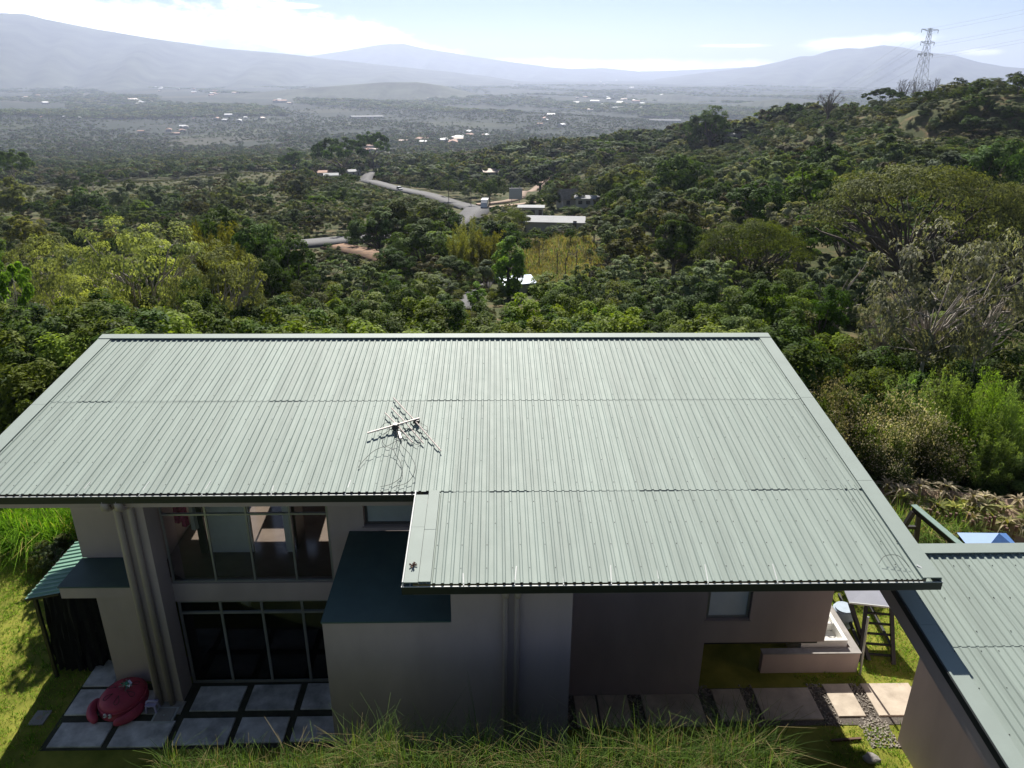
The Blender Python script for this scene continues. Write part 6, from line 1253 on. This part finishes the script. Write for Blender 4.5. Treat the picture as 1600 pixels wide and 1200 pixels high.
# ---------------------------------------------------------------- grasses
def blades(name, spots, n_per, length, width, lean, m, seed, spread=.12, seg=3, tips=None, dry=.0):
    rg = np.random.default_rng(seed); S = np.repeat(np.array(spots, float), n_per, 0); n = len(S); a = rg.uniform(0, 2*math.pi, n); rad = rg.random(n) ** .6 * spread; base = S[:, :3] + np.stack([np.cos(a) * rad, np.sin(a) * rad, np.zeros(n)], -1)
    L = length * rg.uniform(.45, 1.15, n) * S[:, 3]; ln = lean * rg.uniform(.1, 1.3, n); d = np.stack([np.cos(a), np.sin(a)], -1); side = np.stack([-d[:, 1], d[:, 0], np.zeros(n)], -1); kink = rg.random(n) < .3; V = []
    for j in range(seg + 1):
        t = j / seg; f = np.where(kink & (j == seg), 1.9, t ** 1.7); out = L * ln * f; up = L * (t - .35 * ln * t ** 2.5) - np.where(kink & (j == seg), L * .22, 0)
        P = base + np.stack([d[:, 0] * out, d[:, 1] * out, up], -1); w = width * (1 - .8 * t) * (.5 + rg.random(n) * .0 + .5); V += [P - side * w[:, None], P + side * w[:, None]]
    V = np.stack(V, 1); k = 2 * (seg + 1); F = np.concatenate([np.stack([np.arange(n) * k + 2*j, np.arange(n) * k + 2*j + 1, np.arange(n) * k + 2*j + 3, np.arange(n) * k + 2*j + 2], -1) for j in range(seg)])
    tint = np.repeat(rg.random(n), k); ms = [LF[q] for q in (m if isinstance(m, list) else [m])]; me = np_mesh(name, V.reshape(-1, 3), F, ms, tint)
    if len(ms) > 1: mi = (rg.random(n) < dry).astype(np.int32); me.polygons.foreach_set('material_index', np.tile(mi, seg))
    return tag(link(name, me), kind='stuff')
gr = random.Random(2); spots = []
for k in range(420):
    x = gr.uniform(-5.6, 4.8); y = gr.uniform(8.7, 9.75); e = 1 if x > 1.4 else .78 if x > -2.6 else .5; spots.append((x, y, float(terrain(x, y)) - .05, e * gr.uniform(.7, 1.25)))
blades('tall_grass', spots, 24, .80, .008, .8, ['grass', 'drygrass'], 5, spread=.16, seg=4, dry=.22)
spots = []
for k in range(210):
    x = gr.uniform(-19, -14.6); y = gr.uniform(21.7, 23.6); spots.append((x, y, .0, gr.uniform(.8, 1.2)))
blades('tall_grass', spots, 46, 1.35, .014, .9, ['grass', 'drygrass'], 6, spread=.22, seg=4, dry=.06)
spots = []
for k in range(150):
    x = gr.uniform(13.6, 16.6); y = gr.uniform(21.6, 23.2); spots.append((x, y, .05, gr.uniform(.7, 1.1)))
blades('tall_grass', spots, 40, 1.0, .012, .8, ['grass', 'drygrass'], 7, spread=.18, dry=.15)
spots = []
for k in range(9000):
    x = gr.uniform(-20, -10.8) if k % 3 else gr.uniform(8.0, 13); y = gr.uniform(12.0, 23) if x < 0 else gr.uniform(11.8, 21)
    if -11.9 < x < -8 and y < 18.3 and x > -10.9: continue
    if 1.5 < x < 12 and 13.95 < y < 15.4: continue
    if x > 9.6 and y < 13.8: continue
    if 7 < x < 9.8 and 15.7 < y < 18.5: continue
    spots.append((x, y, 0, gr.uniform(.6, 1.3)))
blades('lawn_grass', spots, 9, .085, .008, .9, ['grass', 'drygrass'], 8, spread=.11, seg=2, dry=.10)
spots = []
for k in range(900):
    x = gr.uniform(5.2, 19); y = gr.uniform(110, 160); spots.append((x, y, float(terrain(x, y)), gr.uniform(.6, 1.4)))
blades('meadow', spots, 16, 1.1, .06, .8, ['straw', 'grass'], 9, spread=.9, seg=2, dry=.22)

# ---------------------------------------------------------------- garden plants by the house
br_ = random.Random(6)
for k in range(34):
    q = k / 33; x = 14.3 + 5.9 * q + br_.uniform(-.2, .2); y = 23.4 - 2.0 * q + br_.uniform(-.5, .5)
    plant('bromeliad' if k % 3 else 'dry_bromeliad', x, y, br_.uniform(.5, .85), br_.uniform(.8, 1.2), 'yellow green bromeliad in the bed behind the garage' if k % 3 else 'dry pinkish bromeliad in the bed behind the garage', 'bromeliads in the bed behind the garage', z=.5 + br_.uniform(0, .3))
for k in range(14):
    q = k / 13; x = 14.2 + 6.2 * q + br_.uniform(-.2, .2); y = 24.1 - 1.6 * q + br_.uniform(-.3, .3)
    plant('dry_bromeliad', x, y, br_.uniform(.5, .8), br_.uniform(.9, 1.3), 'dry beige bromeliad at the back of the bed', 'dry bromeliads at the back of the bed', z=.75 + br_.uniform(0, .3))
V = [(13.6,22.6,0),(21.5,20.6,0),(21.9,21.9,0),(14.0,24.9,0),(13.8,23.2,.5),(21.4,21.3,.45),(21.7,22.3,.8),(14.1,24.8,.8)]
b = MB(); b.add(V, [(3,2,1,0),(4,5,6,7),(0,1,5,4),(1,2,6,5),(2,3,7,6),(3,0,4,7)]); tag(b.build('bed_mound', MT['dirt']), kind='structure')
for k in range(17):
    q = k / 16; x = 15.15 + 2.4 * q + br_.uniform(-.06, .06); y = 22.35 - .75 * q + br_.uniform(-.1, .1); b = MB(); b.tube([(x, y, -.05), (x + br_.uniform(-.06, .06), y, br_.uniform(.75, 1.05))], .05, 6); tag(b.build('stake', MT['stake']), 'upright reddish stake at the front of the bromeliad bed', 'stake', 'reddish stakes edging the bed')
plant('bush', -14.4, 20.9, 1.3, 1.5, 'round grey green shrub on the lawn at far left', variant=2, name='round_shrub', z=0)
plant('grey_tree', -14.0, 20.4, 1.25, 1.5, 'small silvery shrub in front of the tall grass at left', cat='shrub', name='silvery_shrub', z=0)

# ---------------------------------------------------------------- haze over the valley
hz = bpy.data.materials.new('valley_haze'); hz.use_nodes = True; n, l = hz.node_tree.nodes, hz.node_tree.links; n.clear(); out = n.new('ShaderNodeOutputMaterial'); pv = n.new('ShaderNodeVolumePrincipled')
HAZE_DENSITY = .8e-4
pv.inputs['Color'].default_value = (.63, .72, .95, 1); pv.inputs['Density'].default_value = HAZE_DENSITY; pv.inputs['Anisotropy'].default_value = .35
l.new(pv.outputs[0], out.inputs['Volume'])
b = MB(); b.box(-25500, 25500, -25500, 25500, -280, 700); tag(b.build('haze', hz), kind='stuff')
